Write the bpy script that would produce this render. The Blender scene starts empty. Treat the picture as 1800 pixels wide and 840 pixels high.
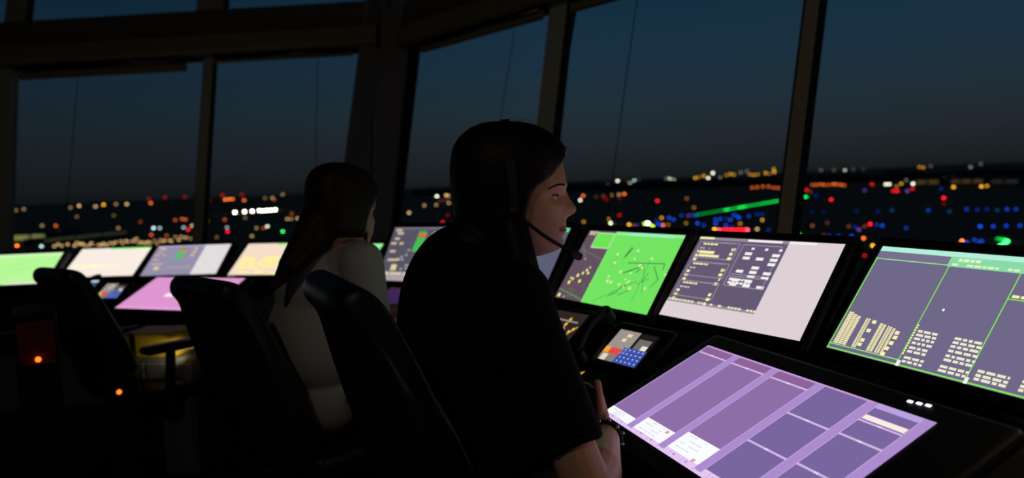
import bpy, bmesh, math, random
from mathutils import Vector, Matrix, Euler
import numpy as np

random.seed(7)
SC = bpy.context.scene
COL = SC.collection
PI = math.pi
R = math.radians

# ------------------------------------------------------------------ camera
CAM_Z = 1.25
PITCH, ROLL, FPX = R(4.10282196), R(2.46758444), 1300.0
fw = Vector((0, math.cos(PITCH), -math.sin(PITCH)))
r0 = Vector((1, 0, 0)); u0 = r0.cross(fw)
cr = math.cos(ROLL) * r0 - math.sin(ROLL) * u0
cu = math.sin(ROLL) * r0 + math.cos(ROLL) * u0
EYE = Vector((0, 0, CAM_Z))
cam = bpy.data.cameras.new('camera')
camo = bpy.data.objects.new('camera', cam); COL.objects.link(camo)
M = Matrix((cr, cu, -fw)).transposed().to_4x4(); M.translation = EYE
camo.matrix_world = M
cam.sensor_width = 36.0; cam.lens = FPX / 1800 * 36
cam.clip_start = 0.02; cam.clip_end = 40000
cam.dof.use_dof = True; cam.dof.focus_distance = 1.45; cam.dof.aperture_fstop = 2.6
SC.camera = camo
SC.view_settings.view_transform = 'Standard'
SC.view_settings.look = 'None'
SC.view_settings.exposure = 0.0
SC.view_settings.gamma = 1.0
SC.view_settings.use_curve_mapping = False
SC.cycles.max_bounces = 6
SC.cycles.sample_clamp_indirect = 2.0

def lin(c):
    return tuple((x / 255 / 12.92) if x / 255 <= .04045 else ((x / 255 + .055) / 1.055) ** 2.4 for x in c[:3])

# ------------------------------------------------------------------ dusk sky
wd = bpy.data.worlds.new('dusk_sky'); SC.world = wd; wd.use_nodes = True
nt = wd.node_tree; nt.nodes.clear()
tc = nt.nodes.new('ShaderNodeTexCoord'); sx = nt.nodes.new('ShaderNodeSeparateXYZ')
rp = nt.nodes.new('ShaderNodeValToRGB'); bg = nt.nodes.new('ShaderNodeBackground'); ow = nt.nodes.new('ShaderNodeOutputWorld')
nt.links.new(tc.outputs['Generated'], sx.inputs[0]); nt.links.new(sx.outputs['Z'], rp.inputs[0])
# the west (ahead and right) still holds a little more light than the left
mr = nt.nodes.new('ShaderNodeMapRange'); mr.inputs['From Min'].default_value = -.6; mr.inputs['From Max'].default_value = .05; mr.inputs['To Min'].default_value = .62; mr.inputs['To Max'].default_value = 1.0
nt.links.new(sx.outputs['X'], mr.inputs['Value']); nt.links.new(mr.outputs[0], bg.inputs[1])
nt.links.new(rp.outputs[0], bg.inputs[0]); nt.links.new(bg.outputs[0], ow.inputs[0])
SKY = [(0.0, (24, 27, 29)), (0.014, (29, 33, 36)), (0.05, (35, 41, 48)), (0.10, (34, 48, 58)), (0.16, (28, 50, 67)), (0.21, (23, 49, 68)), (0.26, (17, 44, 64)), (0.5, (9, 30, 48)), (1.0, (5, 15, 30))]
el = rp.color_ramp.elements
while len(el) > 2: el.remove(el[-1])
for i, (p, c) in enumerate(SKY):
    e = el[i] if i < 2 else el.new(p)
    e.position = p; e.color = (*lin(c), 1)

# ------------------------------------------------------------------ helpers
def ray(px, py):
    return fw + (px - 900) / FPX * cr - (py - 420) / FPX * cu
def U(px, py, d):
    return EYE + d * ray(px, py)
def hit(px, py, P0, N):
    q = ray(px, py); return EYE + q * ((P0 - EYE).dot(N) / q.dot(N))

MATS = {}
def mat(name, col, rough=.6, metal=0.0, noise=0.0, scale=60, bump=0.0, spec=.5, sss=0):
    if name in MATS: return MATS[name]
    m = bpy.data.materials.new(name); m.use_nodes = True
    n = m.node_tree; b = n.nodes['Principled BSDF']
    b.inputs['Roughness'].default_value = rough; b.inputs['Metallic'].default_value = metal
    b.inputs['Specular IOR Level'].default_value = spec
    c = lin(col); b.inputs['Base Color'].default_value = (*c, 1)
    if noise or bump:
        t = n.nodes.new('ShaderNodeTexCoord'); x = n.nodes.new('ShaderNodeTexNoise')
        x.inputs['Scale'].default_value = scale; x.inputs['Detail'].default_value = 4
        n.links.new(t.outputs['Object'], x.inputs['Vector'])
        if noise:
            r = n.nodes.new('ShaderNodeValToRGB')
            r.color_ramp.elements[0].color = (*[v * (1 - noise) for v in c], 1)
            r.color_ramp.elements[1].color = (*[min(1, v * (1 + noise)) for v in c], 1)
            n.links.new(x.outputs['Fac'], r.inputs[0]); n.links.new(r.outputs[0], b.inputs['Base Color'])
        if bump:
            k = n.nodes.new('ShaderNodeBump'); k.inputs['Strength'].default_value = bump; k.inputs['Distance'].default_value = .002
            n.links.new(x.outputs['Fac'], k.inputs['Height']); n.links.new(k.outputs[0], b.inputs['Normal'])
    MATS[name] = m; return m

def emit(name, col, strength=1.0, light=True):
    if name in MATS: return MATS[name]
    m = bpy.data.materials.new(name); m.use_nodes = True; n = m.node_tree; n.nodes.clear()
    e = n.nodes.new('ShaderNodeEmission'); o = n.nodes.new('ShaderNodeOutputMaterial')
    e.inputs[0].default_value = (*lin(col), 1); e.inputs[1].default_value = strength
    n.links.new(e.outputs[0], o.inputs[0])
    if not light: m.cycles.emission_sampling = 'NONE'
    MATS[name] = m; return m

def screen_mat():
    m = bpy.data.materials.new('lit_display'); m.use_nodes = True; n = m.node_tree; n.nodes.clear()
    a = n.nodes.new('ShaderNodeAttribute'); a.attribute_name = 'shown'
    e = n.nodes.new('ShaderNodeEmission'); o = n.nodes.new('ShaderNodeOutputMaterial')
    n.links.new(a.outputs['Color'], e.inputs[0]); n.links.new(e.outputs[0], o.inputs[0])
    return m
SCREEN = screen_mat()

def glass_mat():
    m = bpy.data.materials.new('window_glass'); m.use_nodes = True; n = m.node_tree; n.nodes.clear()
    t = n.nodes.new('ShaderNodeBsdfTransparent'); g = n.nodes.new('ShaderNodeBsdfGlossy'); x = n.nodes.new('ShaderNodeMixShader')
    f = n.nodes.new('ShaderNodeFresnel'); o = n.nodes.new('ShaderNodeOutputMaterial')
    t.inputs[0].default_value = (.96, .98, .975, 1); g.inputs['Roughness'].default_value = .01; f.inputs[0].default_value = 1.25
    ge = n.nodes.new('ShaderNodeNewGeometry'); mu = n.nodes.new('ShaderNodeMath'); mu.operation = 'MULTIPLY_ADD'     # only the entry face reflects
    mu.inputs[1].default_value = -1.0; mu.inputs[2].default_value = 1.0; mq = n.nodes.new('ShaderNodeMath'); mq.operation = 'MULTIPLY'
    n.links.new(ge.outputs['Backfacing'], mu.inputs[0]); n.links.new(mu.outputs[0], mq.inputs[0]); n.links.new(f.outputs[0], mq.inputs[1])
    n.links.new(mq.outputs[0], x.inputs[0]); n.links.new(t.outputs[0], x.inputs[1]); n.links.new(g.outputs[0], x.inputs[2]); n.links.new(x.outputs[0], o.inputs[0])
    return m
GLASS = glass_mat()

def add_obj(name, me, parent=None, m=None, smooth=False):
    o = bpy.data.objects.new(name, me); COL.objects.link(o)
    if parent: o.parent = parent
    if m is not None and not me.materials:
        for q in (m if isinstance(m, (list, tuple)) else [m]): me.materials.append(q)
    if smooth:
        for p in me.polygons: p.use_smooth = True
    return o
def bm_obj(name, bm, m, parent=None, smooth=False):
    bmesh.ops.recalc_face_normals(bm, faces=bm.faces)
    me = bpy.data.meshes.new(name); bm.to_mesh(me); bm.free()
    return add_obj(name, me, parent, m, smooth)
def tag(o, label, cat, group=None, kind=None):
    if label: o['label'] = label
    if cat: o['category'] = cat
    if group: o['group'] = group
    if kind: o['kind'] = kind
    return o
def thing(name, label, cat, loc=(0, 0, 0), rz=0, group=None, mtx=None):
    o = bpy.data.objects.new(name, None); COL.objects.link(o); o.empty_display_size = .1
    if mtx is not None: o.matrix_world = mtx
    else: o.location = loc; o.rotation_euler = (0, 0, rz)
    return tag(o, label, cat, group)
def struct(o): o['kind'] = 'structure'; return o

def xform(bm, verts, m): bmesh.ops.transform(bm, matrix=m, verts=verts)
def box(bm, c, s, rot=None, bev=0, seg=2):
    b = bmesh.new(); bmesh.ops.create_cube(b, size=1)
    bmesh.ops.scale(b, vec=s, verts=b.verts)
    if bev: bmesh.ops.bevel(b, geom=list(b.edges), offset=bev, segments=seg, affect='EDGES', profile=.5)
    m = Matrix.Translation(c) @ (rot.to_4x4() if rot is not None else Matrix())
    bmesh.ops.transform(b, matrix=m, verts=b.verts)
    merge(bm, b)
def merge(bm, b):
    me = bpy.data.meshes.new('t'); b.to_mesh(me); b.free(); bm.from_mesh(me); bpy.data.meshes.remove(me)
def cyl(bm, p, q, r1, r2=None, seg=16, caps=True):
    p, q = Vector(p), Vector(q); d = q - p; b = bmesh.new()
    bmesh.ops.create_cone(b, cap_ends=caps, segments=seg, radius1=r1, radius2=r1 if r2 is None else r2, depth=d.length)
    m = Matrix.Translation((p + q) / 2) @ d.to_track_quat('Z', 'Y').to_matrix().to_4x4()
    bmesh.ops.transform(b, matrix=m, verts=b.verts); merge(bm, b)
def ball(bm, c, r, rot=None, sub=3):
    b = bmesh.new(); bmesh.ops.create_icosphere(b, subdivisions=sub, radius=1)
    s = (r, r, r) if isinstance(r, (int, float)) else r
    bmesh.ops.scale(b, vec=s, verts=b.verts)
    m = Matrix.Translation(c) @ (rot.to_4x4() if rot is not None else Matrix())
    bmesh.ops.transform(b, matrix=m, verts=b.verts); merge(bm, b)
def capsule(bm, p, q, r1, r2=None, seg=18):
    r2 = r1 if r2 is None else r2
    ball(bm, p, r1); ball(bm, q, r2); cyl(bm, p, q, r1, r2, seg)
def chain(bm, pts, rad):
    for i in range(len(pts) - 1): capsule(bm, pts[i], pts[i + 1], rad[i], rad[i + 1])
def tube(bm, pts, r, seg=8):
    pts = [Vector(p) for p in pts]; rings = []
    for i, p in enumerate(pts):
        t = (pts[min(i + 1, len(pts) - 1)] - pts[max(i - 1, 0)]).normalized()
        a = t.orthogonal().normalized() if i == 0 else (rings[-1][1] - t * rings[-1][1].dot(t)).normalized()
        b = t.cross(a); rr = r[i] if isinstance(r, (list, tuple)) else r
        rings.append(([bm.verts.new(p + rr * (math.cos(k * 2 * PI / seg) * a + math.sin(k * 2 * PI / seg) * b)) for k in range(seg)], a))
    for i in range(len(rings) - 1):
        A, B = rings[i][0], rings[i + 1][0]
        for k in range(seg): bm.faces.new((A[k], A[(k + 1) % seg], B[(k + 1) % seg], B[k]))
    bm.faces.new(rings[0][0][::-1]); bm.faces.new(rings[-1][0])
def spline(pts, n=8):
    P = [Vector(p) for p in pts]; P = [2 * P[0] - P[1]] + P + [2 * P[-1] - P[-2]]; out = []
    for i in range(1, len(P) - 2):
        for k in range(n):
            t = k / n; a, b, c, d = P[i - 1], P[i], P[i + 1], P[i + 2]
            out.append(.5 * ((2 * b) + (c - a) * t + (2 * a - 5 * b + 4 * c - d) * t * t + (3 * b - a - 3 * c + d) * t ** 3))
    out.append(P[-2]); return out
def prism(bm, pts, ax, h0, h1, org=Vector((0, 0, 0)), ex=Vector((1, 0, 0)), ey=Vector((0, 0, 1))):
    A = [bm.verts.new(org + p[0] * ex + p[1] * ey + h0 * ax) for p in pts]
    B = [bm.verts.new(org + p[0] * ex + p[1] * ey + h1 * ax) for p in pts]
    n = len(pts)
    bm.faces.new(A); bm.faces.new(B[::-1])
    for i in range(n): bm.faces.new((A[i], B[i], B[(i + 1) % n], A[(i + 1) % n]))
def voxel(bm, size, smooth=6):
    me = bpy.data.meshes.new('v'); bmesh.ops.recalc_face_normals(bm, faces=bm.faces); bm.to_mesh(me); bm.free()
    o = bpy.data.objects.new('v', me); COL.objects.link(o)
    md = o.modifiers.new('r', 'REMESH'); md.mode = 'VOXEL'; md.voxel_size = size
    if smooth: s = o.modifiers.new('s', 'SMOOTH'); s.factor = .5; s.iterations = smooth
    bpy.context.view_layer.update()
    dg = bpy.context.evaluated_depsgraph_get()
    out = bpy.data.meshes.new_from_object(o.evaluated_get(dg), depsgraph=dg)
    bpy.data.objects.remove(o); bpy.data.meshes.remove(me)
    out.materials.clear()
    for p in out.polygons: p.use_smooth = True
    return out

# ------------------------------------------------------------------ materials
M_FLOOR = mat('dark_carpet', (48, 48, 52), .95, noise=.35, scale=300, bump=.5)
M_WALL = mat('grey_panel', (85, 86, 90), .7, noise=.08, scale=8)
M_FRAME = mat('brown_grey_frame', (146, 142, 124), .6, noise=.08, scale=20)
M_PALE = mat('pale_aluminium', (168, 166, 154), .55, noise=.06, scale=20)
M_RAIL = mat('brown_rail', (112, 100, 78), .6, noise=.08, scale=20)
M_PILLAR = mat('dark_grey_cladding', (112, 112, 120), .75, noise=.08, scale=6)
M_CEIL = mat('dark_ceiling_panel', (60, 58, 56), .9, noise=.1, scale=5)
M_GASKET = mat('black_gasket', (14, 14, 15), .7)
M_DESK = mat('dark_laminate', (26, 27, 30), .75, noise=.15, scale=40, spec=.2)
M_CAB = mat('grey_cabinet_panel', (84, 88, 94), .7, noise=.08, scale=10)
M_BLACK = mat('black_plastic', (9, 9, 10), .6, noise=.1, scale=200, bump=.05, spec=.25)
M_TRIM = mat('olive_edge_trim', (92, 88, 40), .6)
M_LEATHER = mat('black_leather', (13, 13, 13), .45, spec=.35, noise=.2, scale=160, bump=.25)
M_METAL = mat('dark_metal', (60, 60, 62), .35, metal=1)
M_SKIN = mat('skin', (205, 150, 122), .5, noise=.06, scale=40, bump=.04)
M_LIP = mat('lips', (172, 88, 82), .4)
M_HAIR = mat('dark_hair', (20, 13, 10), .5, noise=.4, scale=90, bump=.5, spec=.15)
M_HAIR2 = mat('brown_hair', (40, 24, 16), .5, noise=.4, scale=90, bump=.5, spec=.15)
M_TEE = mat('black_cotton', (10, 10, 11), .95, noise=.2, scale=300, bump=.2, spec=.15)
M_SHIRT = mat('white_cotton', (168, 165, 164), .9, noise=.05, scale=12, bump=.3)
M_TROU = mat('dark_denim', (34, 36, 44), .9, noise=.2, scale=300, bump=.2)
M_BLIND = mat('blind_aluminium', (120, 105, 80), .5, noise=.06, scale=10)
M_BLINDBOX = mat('blind_black', (14, 13, 12), .7)
M_YELLOW = mat('yellow_plastic', (190, 160, 40), .6, noise=.05, scale=20)
M_RED = mat('red_plastic', (110, 8, 8), .6)  # dim red glow put into the panel's base colour

# ------------------------------------------------------------------ tower cab shell
CORNER = Vector((-.76, 4.7, .75))
class Facade:
    def __init__(s, yaw, lean=16):
        y, l = R(yaw), R(lean)
        s.u = Vector((math.cos(y), math.sin(y), 0)); s.n = Vector((-math.sin(y), math.cos(y), 0))
        s.v = math.cos(l) * Vector((0, 0, 1)) + math.sin(l) * s.n; s.N = s.u.cross(s.v) * -1   # outward
        if s.N.dot(s.n) < 0: s.N = -s.N
        s.rot = Matrix((s.u, s.N, s.v)).transposed()
    def at(s, u, v, w=0): return CORNER + u * s.u + v * s.v + w * s.N
    def uv(s, px, py):
        q = hit(px, py, CORNER, s.N) - CORNER; return q.dot(s.u), q.dot(s.v)
    def bar(s, bm, u0, u1, v0, v1, w0, w1, bev=0):
        box(bm, s.at((u0 + u1) / 2, (v0 + v1) / 2, (w0 + w1) / 2), (u1 - u0, w1 - w0, v1 - v0), s.rot, bev)
FL = Facade(-3.5); FR = Facade(-48)
VT0, VT1, VTOP = 1.53, 1.84, 2.75        # transom band, top of the upper panes

def pane_window(n, F, u0, u1, v0, v1):
    bm = bmesh.new(); g = .008
    F.bar(bm, u0, u0 + g, v0, v1, -.02, .03); F.bar(bm, u1 - g, u1, v0, v1, -.02, .03)
    F.bar(bm, u0 + g, u1 - g, v0, v0 + g, -.02, .03); F.bar(bm, u0 + g, u1 - g, v1 - g, v1, -.02, .03)
    o = struct(bm_obj('window_%d' % n, bm, M_GASKET))
    bm = bmesh.new(); F.bar(bm, u0 + g, u1 - g, v0 + g, v1 - g, .0, .012)
    bm_obj('pane', bm, GLASS, o)
def bar_obj(name, F, a, m=M_FRAME, bev=.006):
    bm = bmesh.new(); F.bar(bm, *a, bev); return struct(bm_obj(name, bm, m))

# left facade: bays (-4.1..-2.8) (-2.66..-1.345) (-1.275..-.33); right facade: (.0..1.12) (1.25..2.56) (2.66..4.0)
LB = [(-4.05, -2.80), (-2.78, -1.33), (-1.268, -.15)]
RB = [(-.30, 1.24), (1.24, 2.583), (2.642, 4.0)]
k = 1
for F, bays in ((FL, LB), (FR, RB)):
    for a, b in bays:
        pane_window(k, F, a, b, .0, VT0); k += 1
for F, bays in ((FL, [(-4.05, -2.80), (-2.66, -1.40), (-1.21, -.04)]), (FR, [(-.45, 1.105), (1.245, 2.583), (2.642, 4.0)])):
    for a, b in bays:
        pane_window(k, F, a, b, VT1, VTOP); k += 1
M_TRANS = mat('dark_brown_transom', (84, 80, 66), .6, noise=.08, scale=20)
bar_obj('trim_1', FL, (-4.1, -.1, VT0, VT1, -.10, .06), M_TRANS)
bar_obj('trim_2', FR, (-.32, 4.1, VT0, VT1, -.10, .06), M_TRANS)
bar_obj('trim_3', FL, (-4.1, -.1, VT0 - .02, VT0 + .10, -.15, -.09), M_RAIL)
bar_obj('trim_4', FR, (-.25, 4.1, VT0 - .02, VT0 + .10, -.15, -.09), M_RAIL)
n = 5
def slanted(F, lo, hi, w0, w1, m):
    """an upright that leans sideways: (v, u0, u1) at its foot and at its head"""
    global n
    bm = bmesh.new(); V = [[bm.verts.new(p) for p in (F.at(a, v, w0), F.at(b, v, w0), F.at(b, v, w1), F.at(a, v, w1))] for v, a, b in (lo, hi)]
    for i in range(4): bm.faces.new((V[0][i], V[0][(i + 1) % 4], V[1][(i + 1) % 4], V[1][i]))
    bm.faces.new(V[0][::-1]); bm.faces.new(V[1])
    struct(bm_obj('trim_%d' % n, bm, m)); n += 1
bar_obj('trim_%d' % n, FL, (-1.332, -1.266, -.05, VT0, -.03, .04)); n += 1
bar_obj('trim_%d' % n, FR, (2.58, 2.645, -.05, VT0, -.02, .04)); n += 1
slanted(FR, (-.05, 1.215, 1.337), (VT0, 1.092, 1.226), -.03, .03, M_PALE)
slanted(FR, (-.05, 1.337, 1.372), (VT0, 1.226, 1.258), -.028, .0, M_GASKET)
slanted(FL, (-.05, -2.86, -2.58), (VT0, -2.95, -2.72), -.03, .05, M_FRAME)
for F, us in ((FL, [(-1.40, -1.21), (-2.80, -2.66)]), (FR, [(1.105, 1.245), (2.58, 2.645)])):
    for a, b in us:
        bar_obj('trim_%d' % n, F, (a, b, VT1, VTOP, -.05, .05)); n += 1
# wide corner pillar following the lean of both facades
bm = bmesh.new()
q = []
for v, uL, uR in ((-.78, -.465, .07), (2.9, -.07, -.50)):
    q.append([FL.at(uL, v, -.12), FR.at(uR, v, -.02), FR.at(uR - .15, v, .10), (FL.at(uL, v, .25) + FR.at(uR - .3, v, .25)) / 2, FL.at(uL, v, .10)])
V = [[bm.verts.new(p) for p in row] for row in q]
for i in range(5): bm.faces.new((V[0][i], V[0][(i + 1) % 5], V[1][(i + 1) % 5], V[1][i]))
bm.faces.new(V[0][::-1]); bm.faces.new(V[1])
struct(bm_obj('trim_%d' % n, bm, M_PILLAR)); n += 1
slanted(FR, (-.05, -.075, .022), (VT0, -.315, -.17), -.022, -.001, M_GASKET)     # dark reveal on the pillar's window side
# spandrels under the windows, low wall round the rest of the cab, floor, ceiling
bar_obj('wall_left', FL, (-4.1, -.3, -.80, -.0, -.02, .10), M_WALL, 0)
bar_obj('wall_right', FR, (.0, 4.1, -.80, -.0, -.02, .10), M_WALL, 0)
PLAN = [FL.at(-4.1, 0), CORNER.copy(), FR.at(4.1, 0), Vector((3.1, -1.6, 0)), Vector((0, -3.6, 0)), Vector((-4.2, -2.2, 0)), Vector((-5.8, 1.0, 0))]
def slab(name, pts, z0, z1, m):
    bm = bmesh.new(); prism(bm, [(p.x, p.y) for p in pts], Vector((0, 0, 1)), z0, z1, Vector((0, 0, 0)), Vector((1, 0, 0)), Vector((0, 1, 0)))
    return struct(bm_obj(name, bm, m))
cen = sum(PLAN, Vector()) / len(PLAN)
slab('floor', [cen + (p - cen) * 1.0 for p in PLAN], -.12, 0, M_FLOOR)
slab('ceiling', [cen + (p - cen) * 1.3 for p in PLAN], 3.35, 3.5, M_CEIL)
bm = bmesh.new()
for i in range(2, 7):
    a, b = PLAN[i].copy(), PLAN[(i + 1) % 7].copy(); a.z = b.z = 0
    d = (b - a).normalized(); nn = Vector((-d.y, d.x, 0)); L = (b - a).length
    box(bm, (a + b) / 2 + Vector((0, 0, .5)), (L, .1, 1.0), Matrix((d, nn, Vector((0, 0, 1)))).transposed())
    box(bm, (a + b) / 2 + Vector((0, 0, 2.95)), (L, .1, 1.2), Matrix((d, nn, Vector((0, 0, 1)))).transposed())
struct(bm_obj('wall_back', bm, M_WALL))

# roller blinds, rolled up under the transoms
def blind(F, u0, u1, v, label, drop, cords):
    t = thing('roller_blind', label, 'blind', F.at((u0 + u1) / 2, VT0 - .02, -.06))
    inv = Matrix.Translation(t.location).inverted()
    def part(nm, bm, m, sm=False):
        o = bm_obj(nm, bm, m, t, sm); o.matrix_parent_inverse = inv; return o
    bm = bmesh.new(); cyl(bm, F.at(u0 + .02, VT0 - .03, -.055), F.at(u1 - .02, VT0 - .03, -.055), .032, seg=20); part('roller', bm, M_METAL, True)
    bm = bmesh.new(); F.bar(bm, u0 + .005, u1 - .005, v + .01, VT0 - .02, -.058, -.054); part('fabric', bm, M_BLINDBOX)
    bm = bmesh.new(); F.bar(bm, u0, u1, v - drop, v + .012, -.075, -.045, .004); part('bottom_rail', bm, M_BLIND)
    for c in cords:
        bm = bmesh.new(); cyl(bm, F.at(c, v, -.06), F.at(c, .05, -.03), .0022, seg=6); part('guide_cord', bm, M_BLINDBOX)
blind(FL, -2.62, -1.435, 1.452, 'rolled-up roller blind at the left window, hanging lower than its frame', .035, [-2.2])
blind(FL, -1.25, -.28, 1.485, 'rolled-up roller blind in the window just left of the wide dark pillar', .02, [-.52])
blind(FR, -.06, 1.08, 1.48, 'rolled-up roller blind in the window between the pillar and the pale mullion', .035, [.86])
blind(FR, 1.30, 2.50, 1.47, 'rolled-up roller blind in the window above the green map monitor', .035, [1.74])
blind(FR, 2.70, 3.9, 1.47, 'rolled-up roller blind in the rightmost window', .035, [])

# unseen ceiling downlight behind the viewer, added as warm fill
t = thing('ceiling_downlight', 'dim warm ceiling downlight behind the operators', 'ceiling light', (-.9, -1.2, 3.33))
bm = bmesh.new(); cyl(bm, (0, 0, -.05), (0, 0, .02), .09, .09, 24); bm_obj('housing', bm, M_METAL, t, False)
bm = bmesh.new(); cyl(bm, (0, 0, -.056), (0, 0, -.051), .07, .07, 24); bm_obj('lamp_glass', bm, emit('warm_lamp', (255, 190, 120), 3, False), t)
ld = bpy.data.lights.new('downlight_lamp', 'POINT'); ld.energy = 20; ld.color = (1, .84, .64); ld.shadow_soft_size = .06
lo = bpy.data.objects.new('downlight_lamp', ld); COL.objects.link(lo); lo.parent = t; lo.location = (0, 0, -.12)

# invented lamp out of view at the right, added to warm the face
def face_fill_lamp():
    t = thing('reading_lamp', 'warm gooseneck reading lamp at the right end of the console', 'lamp', (1.22, 1.02, .812))
    bm = bmesh.new(); cyl(bm, (0, 0, 0), (0, 0, .02), .06, .055, 24); bm_obj('base', bm, M_BLACK, t, True)
    bm = bmesh.new(); tube(bm, spline([(0, 0, .02), (.03, .0, .2), (.02, .0, .36), (-.06, .0, .42)], 6), .007, 10); bm_obj('gooseneck', bm, M_BLACK, t, True)
    bm = bmesh.new(); cyl(bm, (-.05, 0, .425), (-.12, 0, .40), .025, .05, 24, False); bm_obj('lamp_shade', bm, M_BLACK, t, True)
    bm = bmesh.new(); ball(bm, (-.10, 0, .407), .02); bm_obj('bulb', bm, emit('warm_bulb', (255, 200, 140), 4, False), t, True)
    l = bpy.data.lights.new('reading_lamp_light', 'POINT'); l.energy = 2.6; l.color = (1, .70, .44); l.shadow_soft_size = .03
    o = bpy.data.objects.new('reading_lamp_light', l); COL.objects.link(o); o.parent = t; o.location = (-.16, 0, .387)
face_fill_lamp()

# ------------------------------------------------------------------ consoles
S = .88
MW, MH = .53 * S, .53 * S * 9 / 16
MON = {  # yaw, tilt, x, y, z of the picture's lower left corner (z from eye height)
 'L1': (1.0, 53.3, -3.098, 4.121, -.433),
 'L2': (-6.9, 54.2, -3.089 * S, 5.02 * S, (-.4517 - .041) * S),
 'L3': (-6.4, 53.6, -2.474 * S, 4.877 * S, (-.4517 - .039) * S),
 'L4': (-17.4, 52.7, -1.829 * S, 4.708 * S, (-.4517 - .040) * S),
 'L5': (-21.9, 52.9, -1.187, 3.869, -.433),
 'D': (-34.2, 31.1, -.690 * S, 3.713 * S, (-.4517 + .007) * S),
 'D2': (-47.1, 36.4, -.257 * S, 3.159 * S, (-.4517 + .037) * S),
 'A': (-60.0, 36.0, .153 * S, 2.78 * S, (-.4517 + .025) * S),
 'B': (-60.0, 38.8, .453 * S, 2.307 * S, (-.4517 + .028) * S),
 'C': (-71.0, 37.2, .76 * S, 1.79 * S, (-.4517 + .023) * S)}
ORDER = ['L1', 'L2', 'L3', 'L4', 'L5', 'D', 'D2', 'A', 'B', 'C']
def frame(yaw, tilt, x, y, z):
    a, t = R(yaw), R(tilt); h = Vector((math.cos(a), math.sin(a), 0)); n0 = Vector((math.sin(a), -math.cos(a), 0))
    v = math.cos(t) * Vector((0, 0, 1)) - math.sin(t) * n0
    return Vector((x, y, z + CAM_Z)), h, v, h.cross(v)      # origin, right, up, towards the viewer

class Panel:
    """A lit picture: rectangles in a flat mesh, in metres from the lower left corner."""
    def __init__(s, org, h, v, W, H):
        s.o, s.h, s.v, s.n, s.W, s.H = org, h, v, h.cross(v), W, H
        s.q = []
    def loc(s, px, py):
        q = hit(px, py, s.o, s.n) - s.o; return q.dot(s.h) / s.W, q.dot(s.v) / s.H
    def poly(s, pts, col): s.q.append((pts, lin(col)))
    def r(s, u0, v0, u1, v1, col): s.poly([(u0, v0), (u1, v0), (u1, v1), (u0, v1)], col)
    def line(s, p, q, w, col):
        a = Vector((p[0] * s.W, p[1] * s.H)); b = Vector((q[0] * s.W, q[1] * s.H)); d = (b - a).normalized() * w / 2; m = Vector((-d.y, d.x))
        s.poly([((x.x) / s.W, (x.y) / s.H) for x in (a - m, b - m, b + m, a + m)], col)
    def frame(s, u0, v0, u1, v1, w, col):
        for a, b in (((u0, v0), (u1, v0)), ((u1, v0), (u1, v1)), ((u1, v1), (u0, v1)), ((u0, v1), (u0, v0))): s.line(a, b, w, col)
    def dot(s, u, v, r, col, n=8):
        s.poly([(u + r * math.cos(k * 2 * PI / n) / s.W, v + r * math.sin(k * 2 * PI / n) / s.H) for k in range(n)], col)
    def text(s, u0, v0, u1, rows, rowh, col, fill=.6, gap=.25, word=(.012, .03)):
        rd = random.Random(int((u0 * 997 + v0 * 613) * 1000))
        for i in range(rows):
            v = v0 - i * rowh; u = u0
            while u < u1 - .004:
                w = min(rd.uniform(*word), u1 - u)
                if rd.random() < fill + .25: s.r(u, v - rowh * .62, u + w, v, col)
                u += w + word[0] * gap * 2
    def build(s, name, parent):
        vs, fs, cs = [], [], []
        for i, (pts, c) in enumerate(s.q):
            k = len(vs); off = .000005 * i
            for (u, v) in pts:
                u = min(max(u, 0), 1); v = min(max(v, 0), 1)
                vs.append((u * s.W, v * s.H, off))
            fs.append(tuple(range(k, k + len(pts)))); cs.append((c, len(pts)))
        me = bpy.data.meshes.new(name); me.from_pydata(vs, [], fs)
        at = me.color_attributes.new('shown', 'FLOAT_COLOR', 'CORNER'); i = 0
        for c, m in cs:
            for _ in range(m): at.data[i].color = (*c, 1); i += 1
        o = add_obj(name, me, parent, SCREEN); return o

def mtx(org, h, v): 
    m = Matrix((h, v, h.cross(v))).transposed().to_4x4(); m.translation = org; return m

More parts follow.
